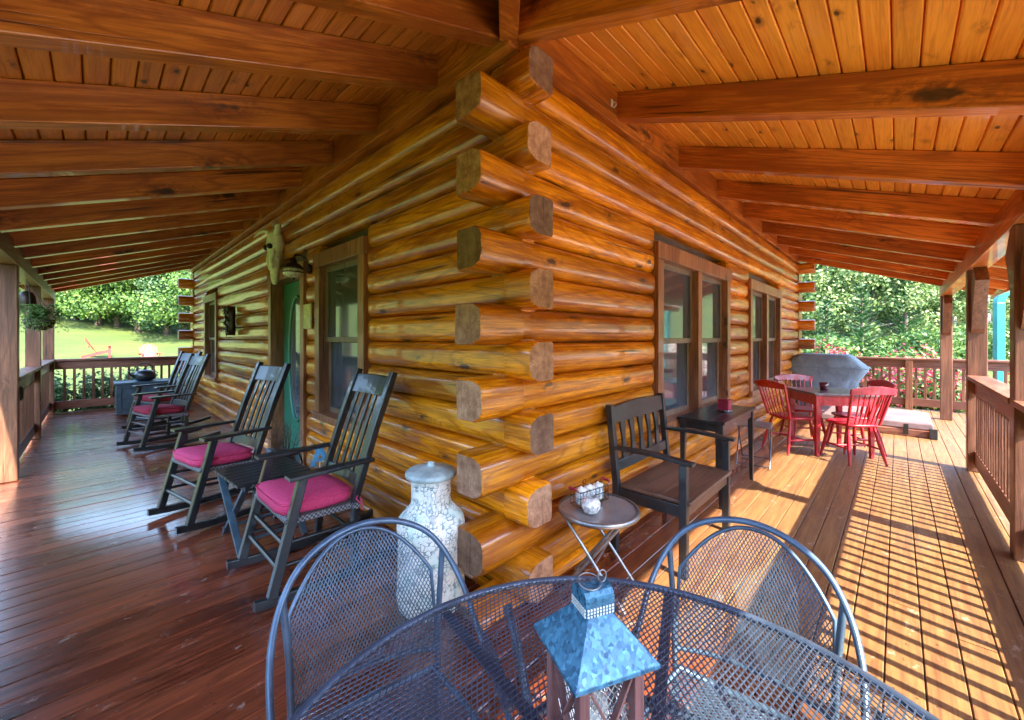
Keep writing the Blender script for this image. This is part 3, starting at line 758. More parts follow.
# straight wires: chords of the circle
ang=math.atan2(.0115,.021); sp=.021*.0115/math.hypot(.021,.0115)
for sg in (1,-1):
    d=Vector((math.cos(ang),sg*math.sin(ang),0)); nr=Vector((-d.y,d.x,0)); k=-int(TR/sp)
    while k*sp<TR:
        o=k*sp; h2=(TR-.004)**2-o*o
        if h2>0:
            h=math.sqrt(h2); rib(mb,[nr*o-d*h+Vector((0,0,TZ)),nr*o+d*h+Vector((0,0,TZ))],.00108,sg)
        k+=1
mb.build('mesh_top',M['iron'],mt)
mb=MB(); mb.tube([(TR*math.cos(2*math.pi*k/96),TR*math.sin(2*math.pi*k/96),TZ-.004) for k in range(96)],.0085,8,True); mb.build('rim',M['iron'],mt)
mb=MB()
for a in (0,60,120): mb.bar((-TR*math.cos(R(a)),-TR*math.sin(R(a)),TZ-.016-.003*(a//60)),(TR*math.cos(R(a)),TR*math.sin(R(a)),TZ-.016-.003*(a//60)),.022,.005)
mb.tube([(.24*math.cos(2*math.pi*k/48),.24*math.sin(2*math.pi*k/48),TZ-.03) for k in range(48)],.008,6,True); mb.build('underframe',M['iron'],mt)
for k in range(4):
    a=R(45+90*k); c,s=math.cos(a),math.sin(a); mb=MB()
    mb.tube([(r*c,r*s,z) for r,z in ((.50,.705),(.44,.66),(.33,.52),(.26,.36),(.28,.2),(.38,.06),(.44,.012))],.011,8); mb.build('leg',M['iron'],mt)
mb=MB(); mb.tube([(.262*math.cos(2*math.pi*k/40),.262*math.sin(2*math.pi*k/40),.33) for k in range(40)],.008,6,True); mb.build('brace_ring',M['iron'],mt)

def mesh_chair():
    rt=empty('mesh_armchair'); I=M['chair_iron']
    # hoop: arm front -> back top -> arm front
    pts=[]
    key=[(-.262,.12,.50),(-.272,.05,.535),(-.28,-.06,.60),(-.278,-.15,.68),(-.25,-.215,.755),(-.195,-.255,.82),(-.105,-.28,.862),(0,-.29,.876)]
    key=key+[(-x,y,z) for x,y,z in key[-2::-1]]
    K=[Vector(p) for p in key]
    for i in range(len(K)-1):
        p0=K[max(i-1,0)];p1=K[i];p2=K[i+1];p3=K[min(i+2,len(K)-1)]
        for j in range(5):
            q=j/5; pts.append(.5*((2*p1)+(-p0+p2)*q+(2*p0-5*p1+4*p2-p3)*q*q+(-p0+3*p1-3*p2+p3)*q**3))
    pts.append(K[-1])
    mb=MB(); mb.tube(pts,.0092,10); mb.build('hoop_frame',I,rt)
    def bk(u,v):  # back surface
        return (u,-.215-.075*(1-(u/.24)**2)*.75-.10*(v/.40),.44+v)
    def top(u): return .385-.16*abs(u/.235)**2.2
    # inner back frame
    fr=MB(); arc=[bk(u,top(u)) for u in [-.225+.45*k/24 for k in range(25)]]
    full=[bk(-.225,0.02)]+arc+[bk(.225,.02)]
    fr.tube(full,.0065,8); fr.tube([bk(-.225+.45*k/10,.02) for k in range(11)],.007,8)
    fr.build('back_frame',I,rt)
    ms=MB(); rib.up=Vector((0,1,.15)).normalized()
    lattice(ms,lambda u,v:0.02<v<top(u)-.002 and abs(u)<.223,bk,-.226,.226,.0,.40,.0115,.019,.00135,.012)
    ms.build('back_mesh',I,rt)
    # seat
    ms=MB(); rib.up=Vector((0,0,1))
    def st(u,v): return (u,v,.42+.018*(v/.25)-.012*(1-(u/.25)**2))
    ins=lambda u,v: abs(u)<.238-.03*max(0,(-v)/.24) and abs(v)<.232
    lattice(ms,ins,st,-.25,.25,-.24,.24,.02,.0115,.0014,.02); ms.build('seat_mesh',I,rt)
    sf=MB(); sf.tube([st(x,y) for x,y in ((-.21,-.235),(-.235,-.05),(-.24,.20),(-.21,.235),(0,.24),(.21,.235),(.24,.20),(.235,-.05),(.21,-.235),(0,-.245))],.010,8,True); sf.build('seat_frame',I,rt)
    for s in (-1,1):
        mb=MB(); mb.tube([(s*.262,.12,.50),(s*.262,.15,.46),(s*.262,.18,.42),(s*.275,.22,.2),(s*.29,.24,.008)],.010,8); mb.build('front_leg',I,rt)
        mb=MB(); mb.tube([(s*.245,-.235,.76),(s*.228,-.225,.6),(s*.222,-.225,.42),(s*.235,-.26,.2),(s*.25,-.31,.008)],.010,8); mb.build('rear_leg',I,rt)
        mb=MB(); rings=[]
        for k in range(9):
            q=k/8; y=.11-.15*q; z=.513+.085*q+.012; x=s*(.265+.015*q); w=.021*math.sin(math.pi*min(1,.18+q*.8))**.6
            rings.append([(x-w,y,z-.004),(x+w,y,z-.004),(x+w,y,z+.005),(x-w,y,z+.005)])
        mb.loft(rings,True,True,False); mb.build('armrest',M['iron'],rt,None,.002)
    return rt
c1=mesh_chair(); c1.scale=(.85,1,.945); c1.location=(.465,.80,0); c1.rotation_euler=(0,0,face(-.22,-.97)); tag(c1,'blue black mesh armchair between the table and the milk can','chair','mesh patio armchairs around the mesh table')
c2=copy_tree(c1); c2.scale=(.82,1,.955); c2.location=(.975,.268,0); c2.rotation_euler=(0,0,face(-1,-.1)); tag(c2,'blue black mesh armchair on the sunny striped side of the table','chair','mesh patio armchairs around the mesh table')

# lantern
LZ=TZ+.003
ln=empty('lantern',(.515,.328,LZ),R(-26),'square wooden lantern with a blue galvanised hood and wire ring, standing on the mesh table','lantern')
hw=.052
mb=MB(); mb.box(-hw,hw,-hw,hw,0,.014); mb.box(-hw,hw,-hw,hw,.152,.166); mb.build('frame_plate',M['lant_wood'],ln,None,.002)
for i in (-1,1):
    for j in (-1,1):
        mb=MB(); mb.box(i*(hw-.008)-.008,i*(hw-.008)+.008,j*(hw-.008)-.008,j*(hw-.008)+.008,.0145,.1515); mb.build('corner_post',M['lant_wood'],ln,None,.0015)
for k in range(4):
    rot=Matrix.Rotation(R(90*k),4,'Z'); mb=MB()
    for sg in (1,-1): mb.bar(rot@Vector((-sg*.034,-hw+.006,.017)),rot@Vector((sg*.034,-hw+.006+.0021*(sg>0),.149)),.0035,.010,up=rot@Vector((0,1,0)))
    mb.build('cross_bars',M['lant_wood'],ln)
    mb=MB(); N=7
    for q in range(-N,N+1):
        for sg in (1,-1):
            x0=q*.011; a=None
            pts=[]
            for i in range(13):
                z=.016+.134*i/12; x=x0+sg*(z-.083)*.8
                if abs(x)<.036: pts.append(rot@Vector((x,-hw+.0125,z)))
            if len(pts)>1: mb.bar(pts[0],pts[-1],.0012,.0012,up=rot@Vector((0,1,0)))
    mb.build('wire_mesh',M['steel'],ln)
mb=MB(); r0,r1,r2=.0675,.0675,.021
ring=lambda r,z:[(-r,-r,z),(r,-r,z),(r,r,z),(-r,r,z)]
mb.loft([ring(r0-.004,.1665),ring(r0,.166),ring(r0,.172),ring(r2,.226)],True,True,False); mb.build('hood',M['galv'],ln,None,.0012)
mb=MB(); arch=[(-.021,.2262),(.021,.2262),(.021,.248)]+[(.021*math.cos(R(a)),.248+.016*math.sin(R(a))) for a in (20,45,70,90,110,135,160)]+[(-.021,.248)]
mb.prism(arch,lambda u,v,tt:(tt,u,v),-.024,.024); ck=mb.build('chimney',M['galv'],ln,None,.001)
mb=MB()
for a in range(9):
    for b in range(3):
        mb.cbox((-.0205+a*.0051,-.0216,.2285+b*.0046),(.0027,.0014,.0027)); mb.cbox((-.0246,-.0185+a*.0046,.2285+b*.0046),(.0014,.0027,.0027))
mb.build('perforated_band',M['white'],ck)
mb=MB(); mb.tube([(-.008+.017*math.cos(2*math.pi*k/28),-.004+.0155*math.sin(2*math.pi*k/28),.268+.0035*math.sin(2*math.pi*k/28)) for k in range(28)],.0012,6,True)
mb.tube([(.012+.007*math.cos(2*math.pi*k/20),-.006,.273+.009*math.sin(2*math.pi*k/20)) for k in range(20)],.0011,6,True); mb.build('ring_handle',M['steel'],ln)
mb=MB(); mb.lathe([(.022,.0145),(.022,.085),(.018,.088)],20); mb.build('candle',M['white'],ln)

# ------------------------------------------------------------------ bistro table + basket + glass ball
bt=empty('bistro_table',(1.86,1.15,0),R(15),'small round bistro table with dark glass top and crossed tube legs by the log corner','table')
mb=MB(); mb.lathe([(.198,.438),(.198,.446)],40); mb.build('glass_top',M['tabletop_glass'],bt)
mb=MB(); mb.lathe([(.199,.428),(.212,.428),(.214,.44),(.212,.452),(.199,.452)],44,caps=False); mb.build('rim',M['steel'],bt)
for s in (-1,1):
    for q in (-1,1):
        mb=MB(); mb.tube([(s*(.13 if q>0 else .115),-.17*q,.008),(s*(.13 if q>0 else .115),.15*q,.43)],.0085,8); mb.build('leg',M['steel'],bt)
for a_,b_,c_ in ((.13,-.15,.03),(.115,.15,.03),(.13,-.012,.20)):
    mb=MB(); mb.tube([(-a_,b_,c_),(a_,b_,c_)],.0065); mb.build('crossbar',M['steel'],bt)
wb=empty('wire_basket',(1.875,1.215,.452),R(-12),'black wire basket with wooden handles holding three patterned jars','basket')
mb=MB()
for z in (.006,.05,.082):
    mb.tube([(x,y,z) for x,y in ((-.105,-.038),(.105,-.038),(.105,.038),(-.105,.038))],.0022,6,True)
for k in range(10):
    x=-.105+.21*k/9
    for y in (-.038,.038): mb.tube([(x,y,.006),(x,y,.082)],.0014,5)
    mb.tube([(x,-.038,.006),(x,.038,.006)],.0014,5)
for k in range(8):
    mb.tube([(0+.02*math.cos(2*math.pi*j/12)*0+ .012*math.cos(2*math.pi*j/12),.04,.10+.014*math.sin(2*math.pi*j/12)) for j in range(12)],.002,5,True) if k==0 else None
mb.build('wire_frame',M['bronze'],wb)
for s in (-1,1):
    mb=MB(); mb.tube([(s*.105,-.03,.082),(s*.125,-.03,.10),(s*.125,.03,.10),(s*.105,.03,.082)],.0025,6); mb.tube([(s*.126,-.024,.101),(s*.126,.024,.101)],.007,8); mb.build('handle',M['wax'],wb)
m,nt,p,out=newmat('patterned_porcelain'); t=NT(nt); tc=t.n('ShaderNodeTexCoord'); vo=t.n('ShaderNodeTexVoronoi',feature='F1'); t.l(tc.outputs['Object'],vo.inputs['Vector']); vo.inputs['Scale'].default_value=70
rr=t.m('GREATER_THAN',t.m('ABSOLUTE',t.m('SUBTRACT',vo.outputs['Distance'],.38)),.1); t.l(t.mix(rr,(.25,.33,.40),(.75,.76,.75)),p.inputs['Base Color']); p.inputs['Roughness'].default_value=.2
M['porc']=m
for k,nm in enumerate(('leftmost','middle','rightmost')):
    j=empty('jar',(1.875+(-.064+.064*k)*math.cos(R(-12)),1.215+(-.064+.064*k)*math.sin(R(-12)),.461),R(-12),'%s patterned white jar in the wire basket'%nm,'jar','three jars in the wire basket')
    mb=MB(); mb.lathe([(.024,0),(.029,.004),(.030,.05),(.027,.062),(.028,.07),(.023,.07),(.022,.055)],20); mb.build('jar_body',M['porc'],j)
    mb=MB(); mb.lathe([(.029,.071),(.030,.078),(.012,.083),(.004,.092)],20); mb.build('lid',M['white'],j)
gb=empty('glass_globe',(1.762,1.135,.452),0,'cut glass globe votive in front of the wire basket on the bistro table','votive')
mb=MB(); n=14
prof=[(.022,.001),(.038,.012),(.048,.032),(.050,.048),(.044,.068),(.032,.082),(.028,.084),(.040,.066),(.045,.048),(.042,.03),(.03,.012)]
rings=[[(r*(1+(.035 if (k+i)%2 else -.02))*math.cos(2*math.pi*k/n),r*(1+(.035 if (k+i)%2 else -.02))*math.sin(2*math.pi*k/n),z) for k in range(n)] for i,(r,z) in enumerate(prof)]
mb.loft(rings,True,True,False)
M['cutglass']=plain('cut_glass',(.80,.78,.78),.12,var=.55,nscale=60,coat=.6)
mb.build('globe',M['cutglass'],gb); mb=MB(); mb.lathe([(.018,.014),(.018,.04),(.015,.042)],14); mb.build('tealight',M['white'],gb)

# ------------------------------------------------------------------ bench chair
be=empty('garden_bench',(2.68,1.10,0),R(0),'black slat back garden armchair with brown seat under the double window','bench')
W2=.385
for s in (-1,1):
    mb=MB(); rings=[[(s*W2-.02,y-.02,z),(s*W2+.02,y-.02,z),(s*W2+.02,y+.022,z),(s*W2-.02,y+.022,z)] for y,z in ((.20,0),(.185,.42),(.235,.92))]
    mb.loft(rings,True,True,False); mb.build('back_post',M['black'],be,None,.004)
    mb=MB(); mb.box(s*W2-.022,s*W2+.022,-.255,-.211,0,.635); mb.build('front_leg',M['black'],be,None,.004)
    mb=MB(); mb.prism([(-.29,.637),(-.29,.655),(-.05,.672),(.185,.665),(.185,.645),(-.05,.65)],lambda u,v,tt:(tt,u,v),s*W2-.03,s*W2+.03); mb.build('arm',M['black'],be,None,.003)
    mb=MB(); mb.box(s*W2-.012,s*W2+.012,-.211,.165,.335,.405); mb.build('side_rail',M['black'],be,None,.003)
mb=MB(); mb.box(-W2+.022,W2-.022,-.245,-.222,.335,.405); mb.build('front_rail',wood('brown_rail',0,(.08,.04,.028),(.15,.08,.055),knots=0),be,None,.003)
mb=MB(); mb.box(-W2+.022,W2-.022,.17,.19,.335,.405); mb.build('rear_rail',M['black'],be,None,.003)
mb=MB(); mb.box(-W2-.0,W2+.0,-.27,.165,.407,.43); mb.build('seat',M['bench_seat'],be,None,.006)
yb=lambda z:.185+.05*(z-.42)/.5
for z0,z1,nm in ((.80,.905,'top_rail'),(.50,.565,'lower_rail')):
    mb=MB(); rings=[]
    for k in range(11):
        x=(-W2+.02)+(2*W2-.04)*k/10; cr_=.018*math.sin(math.pi*k/10) if nm=='top_rail' else 0
        rings.append([(x,yb(z0)-.012,z0),(x,yb(z0)+.012,z0),(x,yb(z1)+.012,z1+cr_),(x,yb(z1)-.012,z1+cr_)])
    mb.loft(rings,True,True,False); mb.build(nm,M['black'],be,None,.003)
for k in range(5):
    mb=MB(); xc=-.25+.125*k; rings=[]
    for i in range(9):
        q=i/8; z=.562+.24*q; w=.026+.012*math.cos(q*math.pi*2)**1 *(.6)
        rings.append([(xc-w,yb(z)-.008,z),(xc+w,yb(z)-.008,z),(xc+w,yb(z)+.008,z),(xc-w,yb(z)+.008,z)])
    mb.loft(rings,True,True,False); mb.build('back_slat',M['black'],be,None,.002)

# console table + candle
ct=empty('console_table',(3.88,1.155,0),0,'narrow black console table between the bench and the red dining set','table')
mb=MB(); 
for k in range(3): mb.box(-.49,.49,-.185+.1235*k,-.185+.1235*k+.1215,.668,.69,k*.3)
mb.build('table_top',M['black'],ct,None,.003)
mb=MB(); mb.box(-.44,.44,-.155,-.137,.60,.667); mb.box(-.44,.44,.137,.155,.60,.667); mb.box(-.455,-.437,-.13,.13,.60,.667); mb.box(.437,.455,-.13,.13,.60,.667); mb.build('apron',M['black'],ct,None,.002)
for s in (-1,1):
    for q in (-1,1):
        mb=MB(); mb.bar((s*.445,q*.145,.667),(s*.455,q*.15,0),.046,.046,w1=.028,h1=.028); mb.build('leg',M['black'],ct,None,.003)
ca=empty('pillar_candle',(3.95,1.13,.6905),0,'dark red square pillar candle on a saucer on the black console table','candle')
mb=MB(); mb.lathe([(.045,0),(.06,.004),(.065,.010),(.045,.008)],28); mb.build('saucer',M['steel'],ca)
mb=MB(); mb.box(-.045,.045,-.045,.045,.0085,.105); mb.build('wax_body',M['wax'],ca,None,.006)
mb=MB(); mb.tube([(0,0,.104),(.002,0,.118)],.0018,5); mb.build('wick',M['black'],ca)

# folding stool
fs=empty('folding_stool',(4.95,1.12,0),R(8),'grey folding metal stool with crossed wire legs beyond the black console table','stool')
mb=MB()
for k in range(6): mb.box(-.17+.058*k,-.17+.058*k+.05,-.16,.16,.412,.424)
mb.build('slatted_seat',M['steel'],fs,None,.002)
for s in (-1,1):
    for q in (-1,1):
        mb=MB(); mb.tube([(-.2*q,s*(.15 if q>0 else .135),.006),(.15*q,s*(.15 if q>0 else .135),.41)],.007,8); mb.build('leg',M['iron'],fs)
for a_,b_ in ((-.18,.15),(.18,.135)):
    mb=MB(); mb.tube([(a_,-b_,.02),(a_,b_,.02)],.006); mb.build('crossbar',M['iron'],fs)

# ------------------------------------------------------------------ red dining set
ang=math.atan2(.32,.45); tcx,tcy=6.12,.60
rt=empty('dining_table',(tcx,tcy,0),ang,'square red dining table with sky reflection painted into its dark top','table')
mb=MB(); 
for k in range(5): mb.box(-.33,.33,-.33+.132*k,-.33+.132*k+.1312,.695,.72,k*.2)
mb.build('table_top',M['red_top_sheen'],rt,None,.003)
mb=MB(); mb.box(-.28,.28,-.295,-.275,.58,.694); mb.box(-.28,.28,.275,.295,.58,.694); mb.box(-.295,-.275,-.27,.27,.58,.694); mb.box(.275,.295,-.27,.27,.58,.694); mb.build('apron',M['red'],rt,None,.003)
for s in (-1,1):
    for q in (-1,1):
        mb=MB(); mb.bar((s*.272,q*.272,.694),(s*.278,q*.278,0),.062,.062,w1=.036,h1=.036); mb.build('leg',M['red'],rt,None,.004)
def windsor():
    o=empty('windsor_chair'); B=M['red']
    mb=MB(); N=28; rings=[]
    for k,z in ((.9,.418),(1,.428),(1,.445),(.95,.452),(.5,.445),(.1,.442)):
        r=[]
        for i in range(N):
            a=2*math.pi*i/N; c,s=math.cos(a),math.sin(a); e=.6
            r.append((abs(c)**e*(1 if c>0 else -1)*.21*k*(1+.05*s),abs(s)**e*(1 if s>0 else -1)*.20*k,z))
        rings.append(r)
    mb.loft(rings); mb.build('seat',B,o)
    for s in (-1,1):
        for q in (-1,1):
            top=Vector((s*.14,q*.13,.42)); bot=Vector((s*.205,q*.205 if q>0 else -.225,0)); mb=MB()
            mb.tube([bot,bot.lerp(top,.25),bot.lerp(top,.55),bot.lerp(top,.8),top],[.011,.017,.021,.016,.013],10); mb.build('leg',B,o)
        mb=MB(); mb.tube([(s*.18,.16,.17),(s*.178,0,.175),(s*.18,-.17,.17)],[.009,.014,.009],8); mb.build('stretcher',B,o)
        mb=MB(); mb.tube([(s*.175,-.165,.44),(s*.195,-.215,.62),(s*.215,-.275,.82)],[.014,.016,.011],8); mb.build('back_post',B,o)
    mb=MB(); mb.tube([(-.175,.0,.175),(.175,.0,.175)],[.011,.011],8); mb.build('stretcher',B,o)
    for k in range(6):
        f=-1+2*(k+1)/7; mb=MB(); mb.tube([(f*.155,-.175,.44),(f*.175,-.228-.012*(1-f*f),.62),(f*.195,-.275-.02*(1-f*f),.82)],[.0065,.0085,.006],6); mb.build('spindle',B,o)
    mb=MB(); rings=[]
    for k in range(13):
        x=-.245+.49*k/12; y=-.283-.028*(1-(x/.245)**2); hh=.045+.012*math.cos(x*9)
        rings.append([(x,y-.011,.80),(x,y+.011,.80),(x,y-.006,.80+hh*1.7),(x,y-.024,.80+hh*1.7)])
    mb.loft(rings,True,True,False); mb.build('crest_rail',B,o,None,.004)
    return o
dx,dy=math.cos(ang),math.sin(ang)
w0=windsor()
spots=[((5.80,.93),(.78,-.62),'red spindle back chair at the left side of the red table, nearest the log wall'),((5.80,.37),(.73,.68),'red spindle back chair in the sun, its back to the camera, nearest the striped shadows'),
       ((6.47,.90),(-.82,-.5),'red spindle back chair behind the red table beside the covered grill'),((6.33,.38),(-.5,.86),'red spindle back chair half hidden behind the sunlit front chair')]
for i,(p,d,lab) in enumerate(spots):
    o=w0 if i==0 else copy_tree(w0)
    o.location=(p[0],p[1],0); o.scale=(.95,.95,.95); o.rotation_euler=(0,0,face(*d)); tag(o,lab,'chair','red chairs around the red dining table')
cp=empty('candle_cup',(6.08,.64,.7205),0,'small dark red glass candle cup on the red dining table','candle')
mb=MB(); mb.lathe([(.032,0),(.040,.006),(.045,.05),(.043,.095),(.038,.095),(.038,.03)],24); mb.build('cup',M['darkcup'],cp)
mb=MB(); mb.tube([(.043,0,.075),(.068,0,.07),(.07,0,.04),(.045,0,.025)],.006,8); mb.build('handle',M['darkcup'],cp)

# covered grill
gr=empty('covered_grill',(9.0,.95,0),R(-92),'barbecue grill under a blue grey fabric cover at the end of the cabin','grill')
mb=MB(); N=40
def rr_(w,d,z,j=0):
    out=[]
    for i in range(N):
        a=2*math.pi*i/N; c,s=math.cos(a),math.sin(a); e=.28
        x=abs(c)**e*(1 if c>0 else -1)*w; y=abs(s)**e*(1 if s>0 else -1)*d
        f=1+j*math.sin(i*2.6)*.5+j*.5*math.sin(i*5.3)
        out.append((x*f,y*f,z+j*.3*math.sin(i*1.3)))
    return out
mb.loft([rr_(.54,.30,.16,.12),rr_(.52,.29,.35,.10),rr_(.58,.30,.60,.06),rr_(.74,.31,.80,.01),rr_(.755,.315,.86,0),rr_(.52,.30,1.04,.0),rr_(.48,.27,1.075,0),rr_(.42,.22,1.09,0)]); mb.build('cover',M['cover'],gr)
mb=MB(); mb.tube(rr_(.522,.302,1.04),.008,6,True); mb.tube(rr_(.76,.32,.855),.009,6,True); mb.build('seam',M['cover'],gr)
for s in (-1,1):
    for q in (-1,1):
        mb=MB(); mb.lathe([(.03,.0),(.045,.01),(.045,.08),(.02,.17)],14,(s*.40,q*.2,0)); mb.build('caster',M['black'],gr)
gr.scale=(.80,.88,.98)

# spa cover (low tub set into the deck)
sp_=empty('spa_tub',(8.35,.42,0),0,'low tub with a faded pinkish vinyl cover in front of the far railing','hot tub')
mb=MB(); mb.box(-.62,.62,-.78,.78,.002,.10); mb.build('tub_rim',M['rail_y'],sp_,None,.01)
mb=MB(); 
mb.loft([[(-.60,-.76,.102),(.60,-.76,.102),(.60,.76,.102),(-.60,.76,.102)],[(-.61,-.77,.12),(.61,-.77,.12),(.61,.77,.12),(-.61,.77,.12)],[(-.60,-.76,.19),(.60,-.76,.19),(.60,.76,.19),(-.60,.76,.19)],[(-.45,-.6,.225),(.45,-.6,.225),(.45,.6,.225),(-.45,.6,.225)]],True,True,False); mb.build('cover',M['vinyl'],sp_,None,.012)
for yy in (-.5,.5):
    mb=MB(); mb.box(-.628,-.618,yy-.025,yy+.025,.03,.17); mb.build('strap',M['black'],sp_,None,.002)
mb=MB(); mb.box(-.66,-.625,-.80,-.72,.002,.14); mb.build('corner_clip',M['black'],sp_,None,.006)

# turquoise garden arch on the side deck
ta=empty('garden_arch',(11.85,-1.75,gz(11.85,-1.75)),R(-62),'turquoise painted garden arch standing beyond the far railing','arch')
AH=2.75
for s in (-1,1):
    mb=MB(); mb.box(s*.45-.06,s*.45+.06,-.05,.05,0,AH); mb.build('upright',M['teal'],ta,None,.008)
mb=MB(); rings=[]
for k in range(17):
    a=math.pi*k/16; 
    rings.append([((.45+q)*math.cos(a),y,AH+(.45+q)*math.sin(a)*.7) for q,y in ((-.06,-.05),(.06,-.05),(.06,.05),(-.06,.05))])
mb.loft(rings,True,True,False); mb.build('curved_top',M['teal'],ta,None,.006)

# ------------------------------------------------------------------ things on the left wall
sk_=empty('animal_skull',(1.425,5.02,2.30),0,'bleached animal skull with a horn hanging above the green door','skull')
mb=MB(); rings=[]
for z,w,d,yo in ((-.30,.02,.02,.03),(-.26,.035,.035,.025),(-.16,.045,.05,.02),(-.06,.06,.06,.01),(.02,.085,.075,0),(.09,.095,.085,0),(.16,.085,.08,0),(.21,.05,.05,0),(.225,.01,.01,0)):
    rings.append([(-.02-d*math.cos(a)*.9,yo+w*math.sin(a)*(1-.12*math.cos(2*a)),z) for a in [2*math.pi*k/18 for k in range(18)]])
mb.loft(rings); mb.build('cranium',M['bone'],sk_)
for s in (-1,1):
    mb=MB(); mb.sphere((-.085,s*.055,.05),.026,10,8); mb.build('eye_socket',M['bronze'],sk_)
    mb=MB(); mb.tube([(-.03,s*.07,.17),(-.04,s*.14,.23),(-.06,s*.21,.25),(-.10,s*.26,.22),(-.13,s*.28,.18)],[.028,.026,.02,.013,.004],10); mb.build('horn',M['bone'],sk_)
    mb=MB(); mb.tube([(-.05,s*.07,.03),(-.07,s*.062,-.06),(-.06,s*.04,-.16)],[.016,.016,.01],8); mb.build('cheek_bone',M['bone'],sk_)
sk_.scale=(1.2,1.2,1.15)
wlmp=empty('wall_lantern',(1.44,4.12,2.02),0,'bronze barn wall lantern with clear glass beside the green door','wall lamp')
mb=MB(); mb.lathe([(.05,-.02),(.055,0),(.05,.02)],16,(0,0,0)); o=mb.build('back_plate',M['bronze'],wlmp); o.rotation_euler=(0,R(90),0)
mb=MB(); mb.tube([(0,0,0),(-.03,0,.10),(-.09,0,.14),(-.15,0,.13),(-.17,0,.09)],.011,8); mb.build('arm',M['bronze'],wlmp)
mb=MB(); mb.lathe([(.018,.10),(.03,.085),(.036,.05),(.07,.03),(.10,.0),(.112,-.02),(.105,-.02)],24,(-.17,0,0)); mb.build('cap',M['bronze'],wlmp)
mb=MB(); mb.lathe([(.10,-.021),(.112,-.045),(.105,-.08),(.07,-.105),(.03,-.112)],24,(-.17,0,0)); mb.build('glass_globe',M['cutglass'],wlmp)
mb=MB(); mb.lathe([(.113,-.05),(.118,-.053),(.118,-.06),(.112,-.062)],24,(-.17,0,0),caps=False); mb.lathe([(.012,-.113),(.014,-.13),(.004,-.14)],10,(-.17,0,0)); mb.build('guard_ring',M['bronze'],wlmp)
wlmp.scale=(.82,.82,.9)
sg=empty('paper_sign',(1.438,4.13,1.56),0,'small cream notice on the logs between the green door and the window','sign')
mb=MB(); mb.box(-.012,-.002,-.095,.095,-.12,.12); mb.build('board',M['white'],sg,None,.002); mb=MB(); mb.box(-.0155,-.0125,-.09,.09,-.115,.115); mb.build('notice',M['paper'],sg)
wo=empty('wall_ornament',(1.44,7.1,1.60),0,'dark rustic metal ornament hanging on the logs between the door and the far window','ornament')
mb=MB(); rings=[]
for z,w in ((-.21,.03),(-.18,.07),(-.08,.085),(.05,.07),(.12,.085),(.19,.06),(.22,.02)):
    rings.append([(-.05-.055*math.cos(a),w*1.3*math.sin(a),z) for a in [2*math.pi*k/14 for k in range(14)]])
mb.loft(rings); mb.build('body',M['bronze'],wo)
mb=MB()
for k in range(22):
    a=rng.uniform(0,6.28); z=-.19+.018*k; mb.tube([(-.06,0,z),(-.11,.09*math.cos(a),z+.02),(-.10-.05*rng.random(),.16*math.cos(a),z+.06*math.sin(a))],[.012,.016,.003],6)
mb.build('leaves',M['bronze'],wo)
hk=empty('wire_hook',(2.37,CY-.003,2.90),0,'small white hook screwed to the board above the corner logs','hook')
mb=MB(); mb.box(-.012,.012,-.006,0,-.02,.03); mb.build('plate',M['white'],hk,None,.002); mb=MB(); mb.tube([(0,-.006,.01),(0,-.03,.0),(0,-.035,-.02),(0,-.02,-.032),(0,-.012,-.022)],.004,6); mb.build('hook_curve',M['white'],hk)
# watering can with twigs
wc=empty('watering_can',(1.18,4.0,0),R(200),'dark blue metal watering can of dry twigs beside the door','watering can')
mb=MB(); mb.lathe([(.105,.003),(.11,.01),(.105,.20),(.095,.27),(.075,.29),(.07,.28),(.08,.2)],28); mb.build('body',M['can'],wc)
mb=MB(); mb.tube([(.10,0,.08),(.17,0,.17),(.24,0,.28)],[.022,.016,.012],10); mb.lathe([(.012,0),(.035,.03)],14,(.24,0,.28)); mb.build('spout',M['can'],wc)
mb=MB(); mb.tube([(-.09,0,.26),(-.16,0,.27),(-.19,0,.18),(-.16,0,.08),(-.105,0,.06)],.009,8); mb.build('handle',M['can'],wc)
dt=empty('dried_twigs',(1.18,4.0,.20),0,'bunch of bare dry twigs standing in the watering can','twigs')
mb=MB()
for k in range(38):
    a=rng.uniform(0,6.28); r=rng.uniform(.05,.19); hgt=rng.uniform(.2,.42); p0=Vector((.03*math.cos(a),.03*math.sin(a),-.1)); p1=Vector((r*.5*math.cos(a),r*.5*math.sin(a),hgt*.6)); p2=Vector((r*math.cos(a+.4)*.9,r*math.sin(a+.4),hgt))
    p2.x=min(p2.x,.16); mb.tube([p0,p1,p2],[.003,.0022,.001],5)
    for j in range(3):
        q=p1.lerp(p2,rng.random()); mb.tube([q,q+Vector((rng.uniform(-.06,.05),rng.uniform(-.06,.06),rng.uniform(.01,.07)))],[.0018,.0008],4)
mb.build('twig_bunch',M['twig'],dt)
la=empty('letter_stake',(1.28,3.42,0),R(-21),'sky blue wooden letter A on a thin stake by the wall','letter')
mb=MB()
fnl=lambda u,v,tt:(u,tt,v)
mb.prism([(-.075,.30),(-.04,.30),(.02,.455),(-.02,.455)],fnl,-.012,.012); mb.prism([(.0201,.455),(.0,.40),(.042,.30),(.08,.30)],fnl,-.0121,.0121); mb.prism([(-.02,.34),(.02,.34),(.013,.365),(-.012,.365)],fnl,-.0118,.0118); mb.build('letter',M['skyblue'],la,None,.002)
mb=MB(); mb.tube([(0,0,0),(0,0,.335)],.007,6); mb.build('stake',M['paper'],la)

